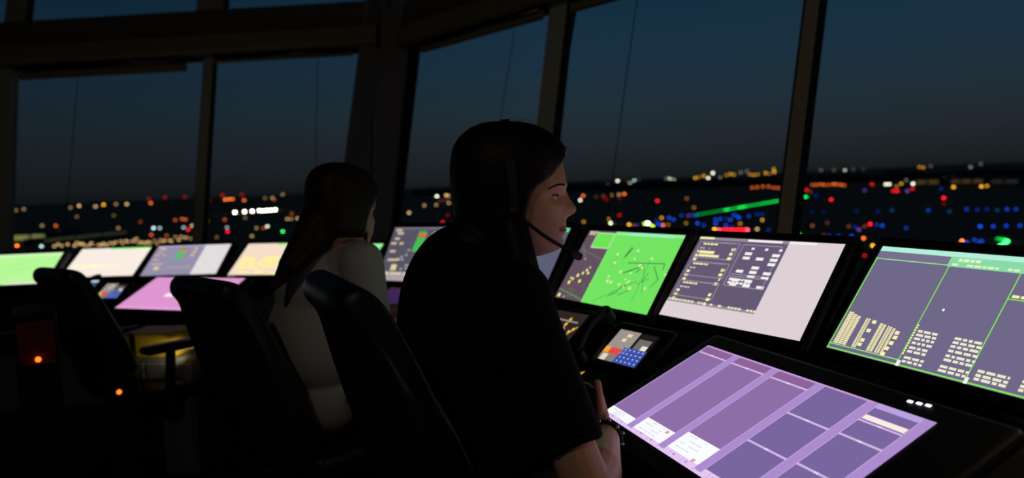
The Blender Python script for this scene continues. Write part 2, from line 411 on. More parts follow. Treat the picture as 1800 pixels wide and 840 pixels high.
def monitor(key, label, draw, led=None):
    org, h, v, nn = frame(*MON[key])
    t = thing('console_monitor', label, 'monitor', mtx=mtx(org, h, v))
    mg = .022
    bm = bmesh.new(); box(bm, Vector((MW / 2, MH / 2, -.021)), (MW + 2 * mg, MH + 2 * mg, .036), None, .008)
    bm_obj('housing', bm, M_BLACK, t)
    bm = bmesh.new()
    for c, sz in (((MW / 2, -mg / 2, 0), (MW + 2 * mg - .01, mg, .007)), ((MW / 2, MH + mg / 2, 0), (MW + 2 * mg - .01, mg, .007)), ((-mg / 2, MH / 2, 0), (mg, MH, .007)), ((MW + mg / 2, MH / 2, 0), (mg, MH, .007))):
        box(bm, Vector(c), sz, None, .002)
    bm_obj('bezel', bm, M_BLACK, t)
    p = Panel(org, h, v, MW, MH); draw(p); sc = p.build('screen', t); sc.location = (0, 0, .0005)
    # stand: neck and foot down to the ledge behind
    bm = bmesh.new(); inv = mtx(org, h, v).inverted()
    c = org + h * MW / 2 + v * .10 - nn * .06; foot = Vector((c.x, c.y, ledge_z(org.z) + .012)); foot += Vector((nn.x, nn.y, 0)).normalized() * -.02
    rot = Matrix((h, Vector((0, 0, 1)).cross(h), Vector((0, 0, 1)))).transposed()
    box(bm, foot, (.2, .15, .02), rot, .006); tube(bm, [foot, foot + Vector((0, 0, .06)), c + nn * .03], .02, 10)
    bmesh.ops.transform(bm, matrix=inv, verts=bm.verts); bm_obj('stand', bm, M_BLACK, t)
    if led:
        for (a, b) in led:
            bm = bmesh.new(); box(bm, Vector((a, b, .0042)), (.006, .004, .002), None, .001)
            bm_obj('indicator', bm, emit('indicator_white', (235, 240, 245), 1.2, False), t)
    return t

def ledge_z(z): return z - .062

# worktop following the monitors' foot line
st = []
for kx in ORDER:
    org, h, v, nn = frame(*MON[kx]); st.append((org, h)); st.append((org + h * MW, h))
pts = [s[0].copy() for s in st]
# smooth the foot line
hs = [s[1] for s in st]
e0 = pts[0] - hs[0] * .5; e1 = pts[-1] + hs[-1] * .55
line = [e0] + [(pts[i] + pts[i + 1]) / 2 if 0 < i < len(pts) - 1 and i % 2 == 1 else None for i in range(len(pts))] + [e1]
line = [p for p in line if p is not None]
line = spline(line, 5)
def profile(z):      # (distance towards the operators, height)
    b = ledge_z(z)
    return [(-.36, b - .03), (-.36, b), (.03, b), (.055, b - .006), (.36, b - .135), (.385, b - .15), (.392, b - .165), (.385, b - .18), (.35, b - .18), (.03, b - .04)]
def loft_desk(name, prof, ln, m):
    bm = bmesh.new(); rows = []
    for i, p in enumerate(ln):
        d = (ln[min(i + 1, len(ln) - 1)] - ln[max(i - 1, 0)]); d.z = 0; d.normalize(); w = Vector((d.y, -d.x, 0))
        rows.append([bm.verts.new(Vector((p.x, p.y, 0)) + w * a + Vector((0, 0, b))) for a, b in prof(p.z)])
    k = len(rows[0])
    for i in range(len(rows) - 1):
        for j in range(k): bm.faces.new((rows[i][j], rows[i + 1][j], rows[i + 1][(j + 1) % k], rows[i][(j + 1) % k]))
    bm.faces.new(rows[0]); bm.faces.new(rows[-1][::-1])
    return bm_obj(name, bm, m)
wt = loft_desk('worktop', profile, line, M_DESK)
tag(wt, 'long dark curved console worktop carrying all the monitors and tablets', 'desk')
tr = loft_desk('edge_strip', lambda z: [(.393, ledge_z(z) - .160), (.397, ledge_z(z) - .160), (.397, ledge_z(z) - .172), (.393, ledge_z(z) - .172)], line, M_TRIM)
tr.parent = wt

# base cabinets below the worktop: one per stretch of console
NL = len(line)
def cabinet(i0, i1, label):
    ln = line[i0:i1 + 1]
    mid = ln[len(ln) // 2]
    t = thing('console_cabinet', label, 'cabinet', (mid.x, mid.y, 0))
    inv = Matrix.Translation(t.location).inverted()
    top = min(ledge_z(p.z) for p in ln) - .045
    o = loft_desk('body', lambda z: [(-.20, .06), (-.20, top), (.0, top), (.0, .06)], ln, M_CAB); o.parent = t; o.matrix_parent_inverse = inv
    o = loft_desk('plinth', lambda z: [(-.18, .0), (-.18, .06), (-.04, .06), (-.04, .0)], ln, M_BLACK); o.parent = t; o.matrix_parent_inverse = inv
    half = len(ln) // 2
    for a, b in ((0, half), (half, len(ln) - 1)):
        sub = [ln[a] + (ln[a + 1] - ln[a]) * .08] + ln[a + 1:b] + [ln[b] + (ln[b - 1] - ln[b]) * .08]
        d = loft_desk('door', lambda z: [(.001, .08), (.001, top - .02), (.018, top - .02), (.018, .08)], sub, M_CAB); d.parent = t; d.matrix_parent_inverse = inv
        e = sub[-1] + (sub[-2] - sub[-1]) * .4; dd = (sub[-1] - sub[-2]); dd.z = 0; dd.normalize(); w = Vector((dd.y, -dd.x, 0))
        bm = bmesh.new(); b0 = Vector((e.x, e.y, top - .1)) + w * .035
        tube(bm, [b0 - w * .018, b0, b0 - Vector((0, 0, .12)), b0 - Vector((0, 0, .12)) - w * .018], .005, 8)
        hd = bm_obj('handle', bm, M_METAL, d); hd.parent = d; hd.matrix_parent_inverse = inv
cuts = [0, NL * 1 // 5, NL * 2 // 5, NL * 3 // 5, NL * 4 // 5, NL - 1]
for a, b, l in zip(cuts[:-1], cuts[1:], ['grey console cabinet under the leftmost monitors behind the empty chair', 'grey console cabinet under the pink tablet at the left desk', 'grey console cabinet under the desk in front of the woman in white', 'grey console cabinet under the desk hidden behind the woman in black', 'grey console cabinet under the large lavender tablet in front']):
    cabinet(a, b, l)

# ------------------------------------------------------------------ what the monitors show
CREAM = (250, 240, 175); WHITE = (245, 240, 240); GREEN = (125, 238, 70)
def px_rect(p, a, b, col):
    (u0, v0), (u1, v1) = p.loc(*a), p.loc(*b); p.r(min(u0, u1), min(v0, v1), max(u0, u1), max(v0, v1), col)
def px_line(p, a, b, w, col): p.line(p.loc(*a), p.loc(*b), w, col)
def px_dot(p, a, r, col): u, v = p.loc(*a); p.dot(u, v, r, col)

def draw_A(p):
    p.r(0, 0, 1, 1, (114, 228, 97))
    p.r(.02, .955, 1, 1, (150, 236, 160)); p.r(.45, .955, .9, .985, (160, 240, 205))
    p.r(0, 0, .315, 1, (98, 80, 96)); p.r(.12, .76, .305, .965, (108, 228, 86))
    p.frame(.115, .755, .31, .97, .004, (190, 230, 180)); p.r(.315, .0, .322, .97, (150, 235, 140))
    p.text(.02, .985, .11, 2, .03, CREAM, .6)
    p.line((.0, .80), (.1, .62), .003, (90, 140, 100)); p.line((.02, .72), (.3, .60), .002, (95, 140, 100))
    rd = random.Random(3)
    for k in range(7):
        a = (rd.uniform(.02, .29), rd.uniform(.03, .5)); b = (a[0] + rd.uniform(-.08, .1), a[1] + rd.uniform(-.14, .16))
        p.line(a, (min(max(b[0], .01), .3), b[1]), .002, (84, 128, 78))
    p.line((.0, .13), (.31, .03), .004, (96, 150, 84)); p.line((.1, .2), (.25, .17), .003, (104, 74, 74))
    for (x, y, r) in ((1000.5, 496, .0075), (1007, 490, .006), (1019, 494, .007), (1016, 484, .007), (1025, 480, .006), (1032, 475, .006), (1034, 480, .006), (1038, 470, .004), (983, 518, .008), (1004, 488, .004), (1037, 500, .003), (991, 521, .003), (1029, 455, .003)):
        px_dot(p, (x, y), r, (242, 232, 130))
    dk = (58, 128, 74)
    for a, b, w in (((1113, 436), (1099, 452), .006), ((1111, 434), (1096, 455), .003), ((1104, 462), (1169, 464), .003), ((1169, 464), (1165, 475), .003), ((1150, 468), (1157, 492), .003), ((1157, 492), (1142, 506), .003),
                    ((1070, 517), (1101, 502), .003), ((1067, 521), (1086, 513), .003), ((1085, 519), (1106, 510), .003), ((1145, 455), (1109, 532), .0015), ((1133, 470), (1128, 516), .0015), ((1095, 480), (1125, 470), .004),
                    ((1105, 478), (1127, 468), .003), ((1118, 480), (1133, 466), .004), ((1090, 505), (1120, 495), .002), ((1140, 480), (1128, 496), .003), ((1040, 530), (1067, 518), .0015), ((1086, 450), (1075, 470), .0015), ((1120, 500), (1140, 490), .002)):
        px_line(p, a, b, w, dk)
    for x, y in ((1086, 447), (1081, 462), (1122, 441), (1125, 467), (1109, 480), (1091, 478), (1070, 486), (1068, 494), (1074, 496), (1100, 491), (1106, 494), (1096, 505), (1107, 507), (1134, 507), (1146, 455), (1170, 483), (1129, 471), (1116, 455), (1103, 497), (1088, 500)):
        px_dot(p, (x, y), rd.uniform(.003, .006), (232, 240, 170))
def draw_B(p):
    p.r(0, 0, 1, 1, (222, 208, 213))
    DK = (100, 90, 116); LN = (158, 148, 166)
    uR = p.loc(1388.6, 425.7)[0]; vB = p.loc(1172.9, 522.9)[1]
    p.r(0, vB, uR, .985, DK); p.r(0, .965, uR, 1, (150, 138, 152)); p.r(0, .975, .12, 1, CREAM); p.r(.38, .97, .62, .995, WHITE); p.r(.82 * uR / .65, .97, uR, .995, WHITE)
    p.r(0, vB - .03, uR, vB + .0, (150, 140, 150)); p.text(.01, vB + .008, uR, 1, .035, (240, 235, 190), .6)
    for (a, b) in (((1233, 424.5), (1304, 459)), ((1220, 459), (1287, 492)), ((1202, 492), (1267, 530))):
        (u0, v1), (u1, v0) = p.loc(*a), p.loc(*b); u0 = .025; u1 = .335
        p.frame(u0, v0, u1, v1, .0025, LN)
        p.text(u0 + .03, v1 - .015, u0 + .15, 1, .035, CREAM, .8); p.text(u0 + .02, v1 - .07, u0 + .1, 1, .03, (200, 195, 205), .5)
        p.r(u0 + .16, v1 - .012, u1 - .03, v1 - .004, (140, 132, 150))
        p.text(u0 + .01, v1 - .11, u0 + .035, 3, .05, CREAM, .7); p.text(u1 - .04, v1 - .06, u1 - .012, 4, .055, CREAM, .5)
        p.r(u0 + .035, v0 + .055, u0 + .15, v0 + .09, CREAM) if v1 > .8 else None
        p.r(u0 + .035, v0 + .015, u0 + .2, v0 + .045, CREAM) if v1 > .8 else None
    a = p.loc(1309, 427); b = p.loc(1346, 487)
    u0, u1 = .365, uR - .03; v1, v0 = .93, p.loc(1300, 483)[1]
    p.frame(u0, v0, u1, v1, .0025, LN)
    rd = random.Random(5)
    for ci in range(3):
        cx = u0 + .06 + ci * .095; p.r(cx + .01, v1 - .055, cx + .03, v1 - .03, WHITE)
        for ri in range(8):
            if rd.random() < .78: p.r(cx - .02, v1 - .12 - ri * .052, cx + .03, v1 - .087 - ri * .052, WHITE)
    p.frame(u0, v0 - .135, u1, v0 - .025, .0025, LN)
    p.text(u0 + .02, v0 - .045, u0 + .18, 2, .04, WHITE, .9)
def draw_C(p):
    BG = (112, 104, 136)
    p.r(0, 0, 1, 1, BG)
    p.r(.0, .955, 1, 1, (178, 240, 218)); p.r(0, .88, .38, .955, (120, 112, 142)); p.r(.38, .87, 1, .957, (138, 218, 168))
    p.text(.42, .945, .52, 1, .04, (230, 250, 190), .7); p.text(.4, .90, .95, 1, .03, (220, 245, 190), .35)
    c1 = p.loc(1673.9, 454.8)[0]; c1b = p.loc(1578.8, 637.5)[0]; c1 = (c1 + c1b) / 2
    c2 = (p.loc(1800, 466.6)[0] + p.loc(1696.7, 673)[0]) / 2
    w = .0022
    p.line((.004, 0), (.004, .89), w * 1.3, GREEN); p.line((0, .88), (.38, .88), w, (150, 235, 140)); p.line((c1, 0.0), (c1, .87), w, GREEN); p.line((c2, 0.0), (c2, .87), w, GREEN)
    p.line((0, .012), (1, .012), w * 1.3, GREEN); p.line((0, .05), (c1, .05), w, (150, 235, 120)); p.line((c2, .665), (1, .665), w, GREEN)
    p.text(c2 + .012, .70, .99, 1, .035, CREAM, .7)
    p.r(c1 - .004, 0, c1 + .014, .05, WHITE); p.r(c2 - .004, 0, c2 + .012, .05, WHITE)
    for (u, wd_, v1) in ((.02, .028, .36), (.051, .02, .345), (.074, .022, .335), (.13, .012, .33), (.145, .01, .33), (.215, .016, .31), (.234, .016, .305), (.26, .01, .30), (.273, .012, .295), (.29, .014, .29)):
        for k in range(17):
            p.r(u, .06 + k * (v1 - .06) / 17, u + wd_, .06 + (k + .8) * (v1 - .06) / 17, (242, 232, 178))
    for u, v in ((.17, .32), (.165, .24), (.16, .15), (.158, .11), (.31, .27), (.312, .23), (.308, .18), (.30, .13), (.295, .08)):
        p.r(u, v - .03, u + .022, v, CREAM)
    for u0 in (c1 + .02, c1 + .19, c2 + .03, c2 + .2):
        for v, rows in ((.315, 3), (.215, 1), (.175, 2), (.09, 2)) if u0 < c2 else ((.12, 2), (.06, 1)):
            p.text(u0, v, u0 + (.095 if u0 < c1 + .1 else .125), rows, .032, (236, 232, 205), .85, word=(.014, .036))
    for k in range(12): p.r(c1 + .004, .1 + k * .022, c1 + .012, .114 + k * .022, CREAM)
    u, v = p.loc(1659.5, 545.5); p.dot(u, v, .003, WHITE)
def draw_strips(bg, white):
    def f(p):
        p.r(0, 0, 1, 1, white); u = .655
        p.r(0, .17 if p.o.y < 3.5 else .0, u, .965, bg); p.r(0, .965, u, 1, tuple(min(255, int(c * 1.35)) for c in bg))
        b = lambda c, f_: tuple(min(255, int(x * f_)) for x in c)
        p.r(.33, .88, .43, .93, (60, 170, 70)); p.r(.33, .82, .44, .88, (225, 105, 70))
        for k in range(6): p.r(.33 - .003 * k, .815 - .045 * (k + 1), .43 - .003 * k, .815 - .045 * k - .008, (70, 200, 80))
        for k in range(3): p.r(.52, .86 - k * .115, .57, .91 - k * .115, (235, 205, 155)); p.r(.49, .87 - k * .115, .505, .90 - k * .115, (150, 148, 150)); p.r(.6, .87 - k * .115, .615, .90 - k * .115, (140, 138, 145))
        for (x, y, w_) in ((.03, .92, .08), (.06, .86, .08), (.05, .76, .06), (.02, .67, .07), (.13, .67, .05), (.04, .52, .07), (.05, .36, .11), (.15, .37, .05)): p.r(x, y, x + w_, y + .045, (205, 185, 160))
        for (x, y) in ((.26, .55), (.25, .46), (.22, .37), (.20, .42), (.29, .27), (.24, .2)): p.r(x, y, x + .03, y + .04, (150, 160, 165))
        p.r(.12, .19, .19, .30, (225, 205, 150)); p.text(.3, .30, .6, 2, .05, (170, 165, 170), .8)
        if p.o.y < 3.5: p.text(.02, .15, .62, 1, .06, (235, 215, 180), .5)
    return f
def draw_cream(tint, yel):
    def f(p):
        p.r(0, 0, 1, 1, tint); p.r(.42, .95, 1, 1, (140, 245, 130)); p.r(.62, .93, .78, .955, (255, 215, 160)); p.r(.8, .9, 1, .95, (255, 250, 225))
        for k, (x, y, w_, h_) in enumerate(((.05, .30, .10, .12), (.18, .30, .10, .12), (.31, .31, .1, .12), (.44, .32, .08, .11), (.55, .31, .06, .08), (.64, .33, .08, .08))): p.r(x, y, x + w_, y + h_, yel)
        if tint[2] < 215:
            for x, y, w_, h_ in ((.05, .42, .2, .14), (.36, .42, .22, .16), (.05, .2, .3, .07), (.4, .22, .25, .08), (.1, .06, .15, .06), (.35, .05, .12, .1), (.55, .02, .2, .05), (.78, .02, .15, .05)): p.r(x, y, x + w_, y + h_, yel)
    return f
def draw_green(p):
    p.r(0, 0, 1, 1, (182, 250, 152)); p.r(0, .92, 1, 1, (212, 255, 190)); p.r(.3, .2, .45, .3, (190, 240, 160)); p.r(.55, .1, .8, .22, (200, 240, 172)); p.r(.5, .0, .9, .05, (240, 245, 225))
    for a, b in (((.2, .5), (.6, .7)), ((.3, .4), (.75, .55)), ((.5, .3), (.6, .8))): p.line(a, b, .006, (172, 238, 150))
def draw_green2(p):
    p.r(0, 0, 1, 1, (118, 240, 112)); p.r(0, .9, 1, 1, (150, 250, 170)); p.line((.2, .3), (.8, .7), .005, (90, 190, 90)); p.line((.3, .6), (.7, .3), .005, (90, 190, 90))
def draw_D2(p):
    p.r(0, 0, 1, 1, (92, 94, 118)); p.r(.4, .94, 1, 1, (110, 215, 130)); p.r(.0, .94, .4, 1, (150, 200, 180)); p.line((.5, .03), (.5, .93), .002, GREEN); p.r(.55, .03, .95, .12, (150, 140, 115)); p.r(.8, .0, 1, .04, (100, 200, 150))
    p.text(.1, .3, .45, 5, .05, CREAM, .7)

monitor('C', 'large monitor nearest the camera at the right edge, showing green column lines', draw_C)
monitor('B', 'monitor showing a dark data panel beside blank pale grey, left of the rightmost screen', draw_B)
monitor('A', 'monitor showing a bright green airfield map in front of the woman in black', draw_A, [(-.004, -.012), (.30, -.012)])
monitor('D2', 'bluish monitor mostly hidden behind the head of the woman in black', draw_D2)
monitor('D', 'dark grey data monitor between the two women', draw_strips((86, 84, 98), (172, 160, 165)))
monitor('L5', 'green monitor mostly hidden behind the woman in white', draw_green2)
monitor('L4', 'peach-coloured monitor with yellow blocks left of the woman in white', draw_cream((246, 222, 200), (255, 242, 160)), [(.02, -.012), (.045, -.012)])
monitor('L3', 'monitor with violet-grey panel and white right third above the pink tablet', draw_strips((150, 142, 170), (226, 222, 222)))
monitor('L2', 'plain cream-white monitor with a green top corner, second from the left', draw_cream((250, 238, 228), (255, 252, 205)), [(.12, -.012), (.135, -.012)])
monitor('L1', 'pale green monitor cut off by the left picture edge', draw_green)

# ------------------------------------------------------------------ touch tablets
def tablet(name, label, org, h, v, W, H, mg, draw, thick=.028, icons=None, cat='tablet', wedge=.05):
    t = thing(name, label, cat, mtx=mtx(org, h, v))
    l, r_, b, tp = mg
    bm = bmesh.new()
    c = Vector((W / 2 + (r_ - l) / 2, H / 2 + (tp - b) / 2, -thick / 2 - .001)); box(bm, c, (W + l + r_, H + b + tp, thick), None, min(.012, thick * .4), 3)
    bm_obj('housing', bm, M_BLACK, t)
    bm = bmesh.new(); box(bm, Vector((W / 2, H / 2, -thick - wedge / 2)), (W * .8, H * .75, wedge), None, .006); bm_obj('wedge_stand', bm, M_BLACK, t)
    p = Panel(org, h, v, W, H); draw(p); s = p.build('screen', t); s.location = (0, 0, .0006)
    if icons:
        for px, py in icons:
            bm = bmesh.new(); q = hit(px, py, org, h.cross(v)) - org; box(bm, Vector((q.dot(h), q.dot(v), .0005)), (.010, .006, .002), None, .0008)
            bm_obj('touch_icon', bm, emit('icon_white', (240, 245, 255), 1.3, False), t)
    return t
def draw_T(p):
    CELL = (141, 110, 166); C2 = (122, 102, 158); BAND = (172, 140, 206); LINE = (210, 182, 230); PALE = (228, 198, 242)
    p.r(0, 0, 1, 1, CELL)
    L = p.loc
    bu = [(.5 * (L(1296, 629)[0] + L(1110, 745)[0])), .5 * (L(1364, 651)[0] + L(1169, 780)[0]), .5 * (L(1443, 676)[0] + L(1234, 822)[0]), .5 * (L(1535.7, 708)[0] + L(1400, 806)[0])]
    bw = .018
    p.r(bu[2], 0, 1, 1, C2)
    vb = .062
    p.r(0, 0, 1, vb, PALE)
    for k in range(14): p.line((.04 + k * .068, .012), (.04 + k * .068, .05), .0012, (176, 144, 200)); p.r(.055 + k * .068, .022, .068 + k * .068, .04, (186, 158, 208))
    for u in bu:
        p.r(u - bw, vb * .4, u + bw, 1, BAND); p.line((u - bw, vb), (u - bw, 1), .0012, LINE); p.line((u + bw, vb), (u + bw, 1), .0012, LINE)
    p.r(.965, 0, 1, 1, BAND); p.line((.965, vb), (.965, .98), .0012, LINE); p.r(0, 0, .008, 1, BAND)
    p.r(0, .985, bu[3], 1, (200, 150, 214)); p.r(bu[3] + bw, .955, .965, 1, (186, 160, 222))
    def hl(u0, u1, v, w=.0045):
        p.line((u0, v), (u1, v), w, LINE); m = (u0 + u1) / 2; p.r(m - .008, v - .006, m + .008, v + .006, (236, 216, 246))
    ed = [.008] + bu + [.965]
    vh = .5 * (L(1231.5, 620)[1] + L(1283.6, 636)[1])
    for k in range(3): hl(ed[k] + bw * (k > 0), ed[k + 1] - bw, vh); p.r(ed[k] + bw * (k > 0), vh + .008, ed[k + 1] - bw, .98, (142, 100, 152))
    hl(bu[2] + bw, bu[3] - bw, .5 * (L(1381, 725)[1] + L(1450, 752)[1])); hl(bu[2] + bw, bu[3] - bw, .5 * (L(1309, 773)[1] + L(1385, 807)[1]))
    va = .5 * (L(1518, 728)[1] + L(1610, 759)[1]); vb_ = .5 * (L(1507, 734)[1] + L(1602, 766)[1])
    p.r(bu[3] + bw + .003, vb_, .962, va, (255, 236, 228)); hl(bu[3] + bw, .965, .5 * (L(1504.8, 737)[1] + L(1597, 769)[1]), .004)
    hl(bu[3] + bw, .965, .5 * (L(1469, 761.4)[1] + L(1563, 796)[1])); hl(bu[3] + bw, .965, .5 * (L(1400, 816)[1] + L(1455, 840)[1]))
    cards = [(0.0, bu[0] - bw, L(1078, 712)[1], L(1105, 747)[1]), (bu[0] + bw, bu[1] - bw, .5 * (L(1139, 734)[1] + L(1188, 761)[1]), .5 * (L(1111, 751)[1] + L(1161, 779)[1])), (bu[1] + bw, bu[2] - bw, .5 * (L(1207.7, 759.6)[1] + L(1267, 789)[1]), .5 * (L(1169, 784)[1] + L(1228, 817)[1]))]
    for k, (a, b, v1, v0) in enumerate(cards):
        p.r(a, v0, b, v1, (250, 252, 255))
        for i in range(4): p.text(a + .02, v1 - .015 - i * (v1 - v0) * .22, b - .05, 1, .012, (216, 216, 234), .5)
    for x, y in ((1173.5, 760.5), (1218.8, 810)):
        u, v = L(x, y); p.r(u - .007, v - .012, u + .007, v + .012, (226, 120, 92)); p.r(u - .003, v - .005, u + .003, v + .005, (250, 225, 215))
Tp = frame(math.degrees(-1.25718), 66, .18302, 1.60275, -.50901)
tablet('touch_tablet', 'large lavender touch tablet with columns and white cards lying in front right', Tp[0], Tp[1], Tp[2], .61808, .29948, (.035, .105, .04, .05), draw_T, .03, [(1600, 706), (1616, 709.5), (1632, 713)], wedge=.03)
def draw_LT(p):
    p.r(0, 0, 1, 1, (222, 150, 208)); p.r(0, .97, 1, 1, (235, 170, 225)); p.r(0, 0, 1, .05, (240, 170, 225))
    u, v = p.loc(300, 518.5); p.r(u - .06, v - .055, u + .12, v + .045, (255, 240, 250))
LTp = frame(-23, 66, -2.0505, 3.7646, -.5367)
tablet('touch_tablet', 'pink touch tablet on the left desk behind the black chair backs', LTp[0], LTp[1], LTp[2], .616, .30, (.04, .04, .04, .012), draw_LT, .03, wedge=.02)
d_org, d_h, d_v, d_n = frame(-40, 66, 0, 0, 0)
TLq = U(687.6, 505.6, 3.14); o = TLq - d_v * .30
tablet('touch_tablet', 'dim purple touch tablet between the two women', o, d_h, d_v, .616, .30, (.03, .04, .04, .02), lambda p: (p.r(0, 0, 1, 1, (58, 38, 84)), p.r(0, .9, 1, 1, (66, 38, 80)), p.r(0, 0, 1, .4, (64, 44, 100)), p.line((0, .5), (1, .5), .004, (74, 52, 110))), .03, wedge=.02)
d_org, d_h, d_v, d_n = frame(-5, 58, 0, 0, 0)
o = U(103, 526, 3.92)
tablet('touch_tablet', 'small blue touch panel mostly hidden by the empty chair at left', o, d_h, d_v, .15, .15, (.02, .02, .02, .015), lambda p: (p.r(0, 0, 1, 1, (62, 84, 134)), p.r(.7, .9, 1, 1, (210, 220, 240))), .02, wedge=.02)

# keypad touch panels
def draw_K(p):
    G = (150, 142, 136); B = (52, 74, 156)
    p.r(0, 0, 1, 1, (112, 106, 104)); p.r(0, .22, .57, 1, G); p.r(.55, .48, 1, 1, (24, 22, 24)); p.r(.62, .5, .94, .82, (112, 108, 106)); p.r(.64, .86, .95, .97, (34, 26, 28))
    p.r(.42, 0, 1, .5, B); p.r(.0, .0, .42, .22, (132, 126, 120))
    for i in range(5):
        for j in range(7): p.r(.02 + i * .11, .27 + j * .103, .11 + i * .11, .345 + j * .103, (164, 156, 148)); p.r(.04 + i * .11, .295 + j * .103, .085 + i * .11, .315 + j * .103, (128, 120, 116))
    p.r(.28, .80, .40, .90, (232, 210, 180)); p.r(.24, .64, .34, .74, (236, 216, 190)); p.r(.0, .24, .14, .42, (238, 172, 44)); p.r(.14, .22, .42, .42, (226, 74, 70)); p.r(.06, .0, .2, .2, (232, 214, 190)); p.r(.80, .5, .94, .64, (240, 226, 206))
    for i in range(5):
        for j in range(4):
            u, v = .45 + i * .11, .02 + j * .12
            p.r(u, v, u + .095, v + .105, (60, 84, 172)); p.r(u + .03, v + .04, u + .065, v + .075, (190, 200, 235))
kp = frame(math.degrees(-1.00007), math.degrees(.94171), .20829, 1.91011, -.45904)
tablet('keypad_panel', 'touch keypad with blue and grey keys beside the lavender tablet', kp[0], kp[1], kp[2], .145, .10875, (.03, .035, .025, .03), draw_K, .022, None, 'keypad')
kl = frame(math.degrees(-.30697), 54, -2.21509, 3.88009, -.496)
tablet('keypad_panel', 'touch keypad with blue and grey keys on the left desk by the pink tablet', kl[0], kl[1], kl[2], .145, .11, (.03, .02, .025, .02), draw_K, .022, None, 'keypad')
yo, yh, yv, yn = frame(-52, 54, .0257, 2.251, -.4689)
def draw_Y(p):
    p.r(0, 0, 1, 1, (46, 38, 34)); OR = (226, 166, 50)
    for a, b in (((1006, 558), (984, 583)), ((1016, 575), (985, 594))): px_line(p, a, b, .006, OR); px_line(p, a, b, .002, (160, 90, 20))
    for a in ((1003, 562), (995, 570), (990, 578), (1008, 579), (1000, 583), (990, 590)): px_dot(p, a, .006, (238, 190, 90))
    px_line(p, (976, 559), (1016, 568), .006, (150, 140, 132))
tablet('radio_panel', 'small dark radio panel with orange strokes below the green map monitor', yo, yh, yv, .1804, .13, (.02, .02, .02, .02), draw_Y, .02, None, 'radio panel')

# telephone handsets leaning in their cradles
def handset(label, top, bot, bulge=.024):
    top, bot = Vector(top), Vector(bot)
    d = (bot - top).normalized(); L = (bot - top).length
    up = (Vector((0, 0, 1)) - d * d.z).normalized()
    t = thing('telephone_handset', label, 'telephone', mtx=mtx(top, d, up))
    bm = bmesh.new(); tube(bm, spline([(.0, 0, .0), (.03, .012, 0), (L * .5, .022, 0), (L - .03, .012, 0), (L, 0, 0)], 5), .014, 12); bm_obj('handle', bm, M_BLACK, t, True)
    for x in (.0, L):
        bm = bmesh.new(); cyl(bm, (x, .008, 0), (x, -.024, 0), .022, .026, 20); bm_obj('earpiece' if x == 0 else 'mouthpiece', bm, M_BLACK, t)
    bm = bmesh.new(); box(bm, Vector((L / 2, -.038, 0)), (L * .9, .028, .07), None, .008); bm_obj('cradle', bm, M_BLACK, t)
handset('black telephone handset leaning between the green map monitor and the keypad', U(1062, 550, 2.02), U(1012, 622, 1.92))
handset('black telephone handset below the cream-white monitor on the left desk', U(171, 487, 4.12), U(150, 510, 3.98))
# amber strips by her hand, their glow put into the material
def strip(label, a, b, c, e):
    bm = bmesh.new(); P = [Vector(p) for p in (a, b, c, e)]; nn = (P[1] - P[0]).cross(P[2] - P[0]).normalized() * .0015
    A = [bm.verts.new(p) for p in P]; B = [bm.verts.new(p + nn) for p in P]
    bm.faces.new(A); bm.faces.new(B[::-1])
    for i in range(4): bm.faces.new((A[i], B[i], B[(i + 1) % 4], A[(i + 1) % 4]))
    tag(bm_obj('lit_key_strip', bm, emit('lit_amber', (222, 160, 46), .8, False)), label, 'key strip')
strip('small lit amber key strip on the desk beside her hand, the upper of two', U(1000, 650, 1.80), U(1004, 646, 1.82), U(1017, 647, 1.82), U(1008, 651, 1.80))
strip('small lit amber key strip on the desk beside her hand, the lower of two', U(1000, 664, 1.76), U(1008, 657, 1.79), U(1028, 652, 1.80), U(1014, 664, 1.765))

# ------------------------------------------------------------------ control room chairs
BACKP = [(-.024, 1.07), (-.020, 1.09), (-.007, 1.103), (.015, 1.108), (.035, 1.099), (.054, 1.080), (.074, 1.050), (.094, 1.010), (.115, .965), (.140, .912), (.170, .85), (.197, .785), (.220, .72), (.25, .62), (.262, .52),
         (.16, .49), (.12, .60), (.085, .72), (.055, .82), (.033, .90), (.016, .97), (.004, 1.025), (-.009, 1.041), (-.019, 1.052)]
def loft_back(bm, half=.205):
    ys = [-half, -half + .012, -half + .04, -half * .5, 0, half * .5, half - .04, half - .012, half]
    cx = sum(p[0] for p in BACKP) / len(BACKP)
    rows = []
    for y in ys:
        t = abs(y) / half; k = math.sqrt(max(0, 1 - max(0, (t - .72) / .28) ** 2)); k = .45 + .55 * k
        row = []
        for (x, z) in BACKP:
            mx = .1 + (1.0 - z) * .33                      # mid line of the padding at this height
            top = max(0, z - .95) / .16
            row.append(bm.verts.new((mx + (x - mx) * k + .0, y * (1 - .10 * top), z - (1 - k) * .03 * (z > .9))))
        rows.append(row)
    n = len(BACKP)
    for i in range(len(ys) - 1):
        for j in range(n): bm.faces.new((rows[i][j], rows[i + 1][j], rows[i + 1][(j + 1) % n], rows[i][(j + 1) % n]))
    bm.faces.new(rows[0][::-1]); bm.faces.new(rows[-1])
    bmesh.ops.translate(bm, verts=bm.verts, vec=(-.45, 0, 0))
UPPER = ('backrest', 'seat', 'armrest', 'mechanism')
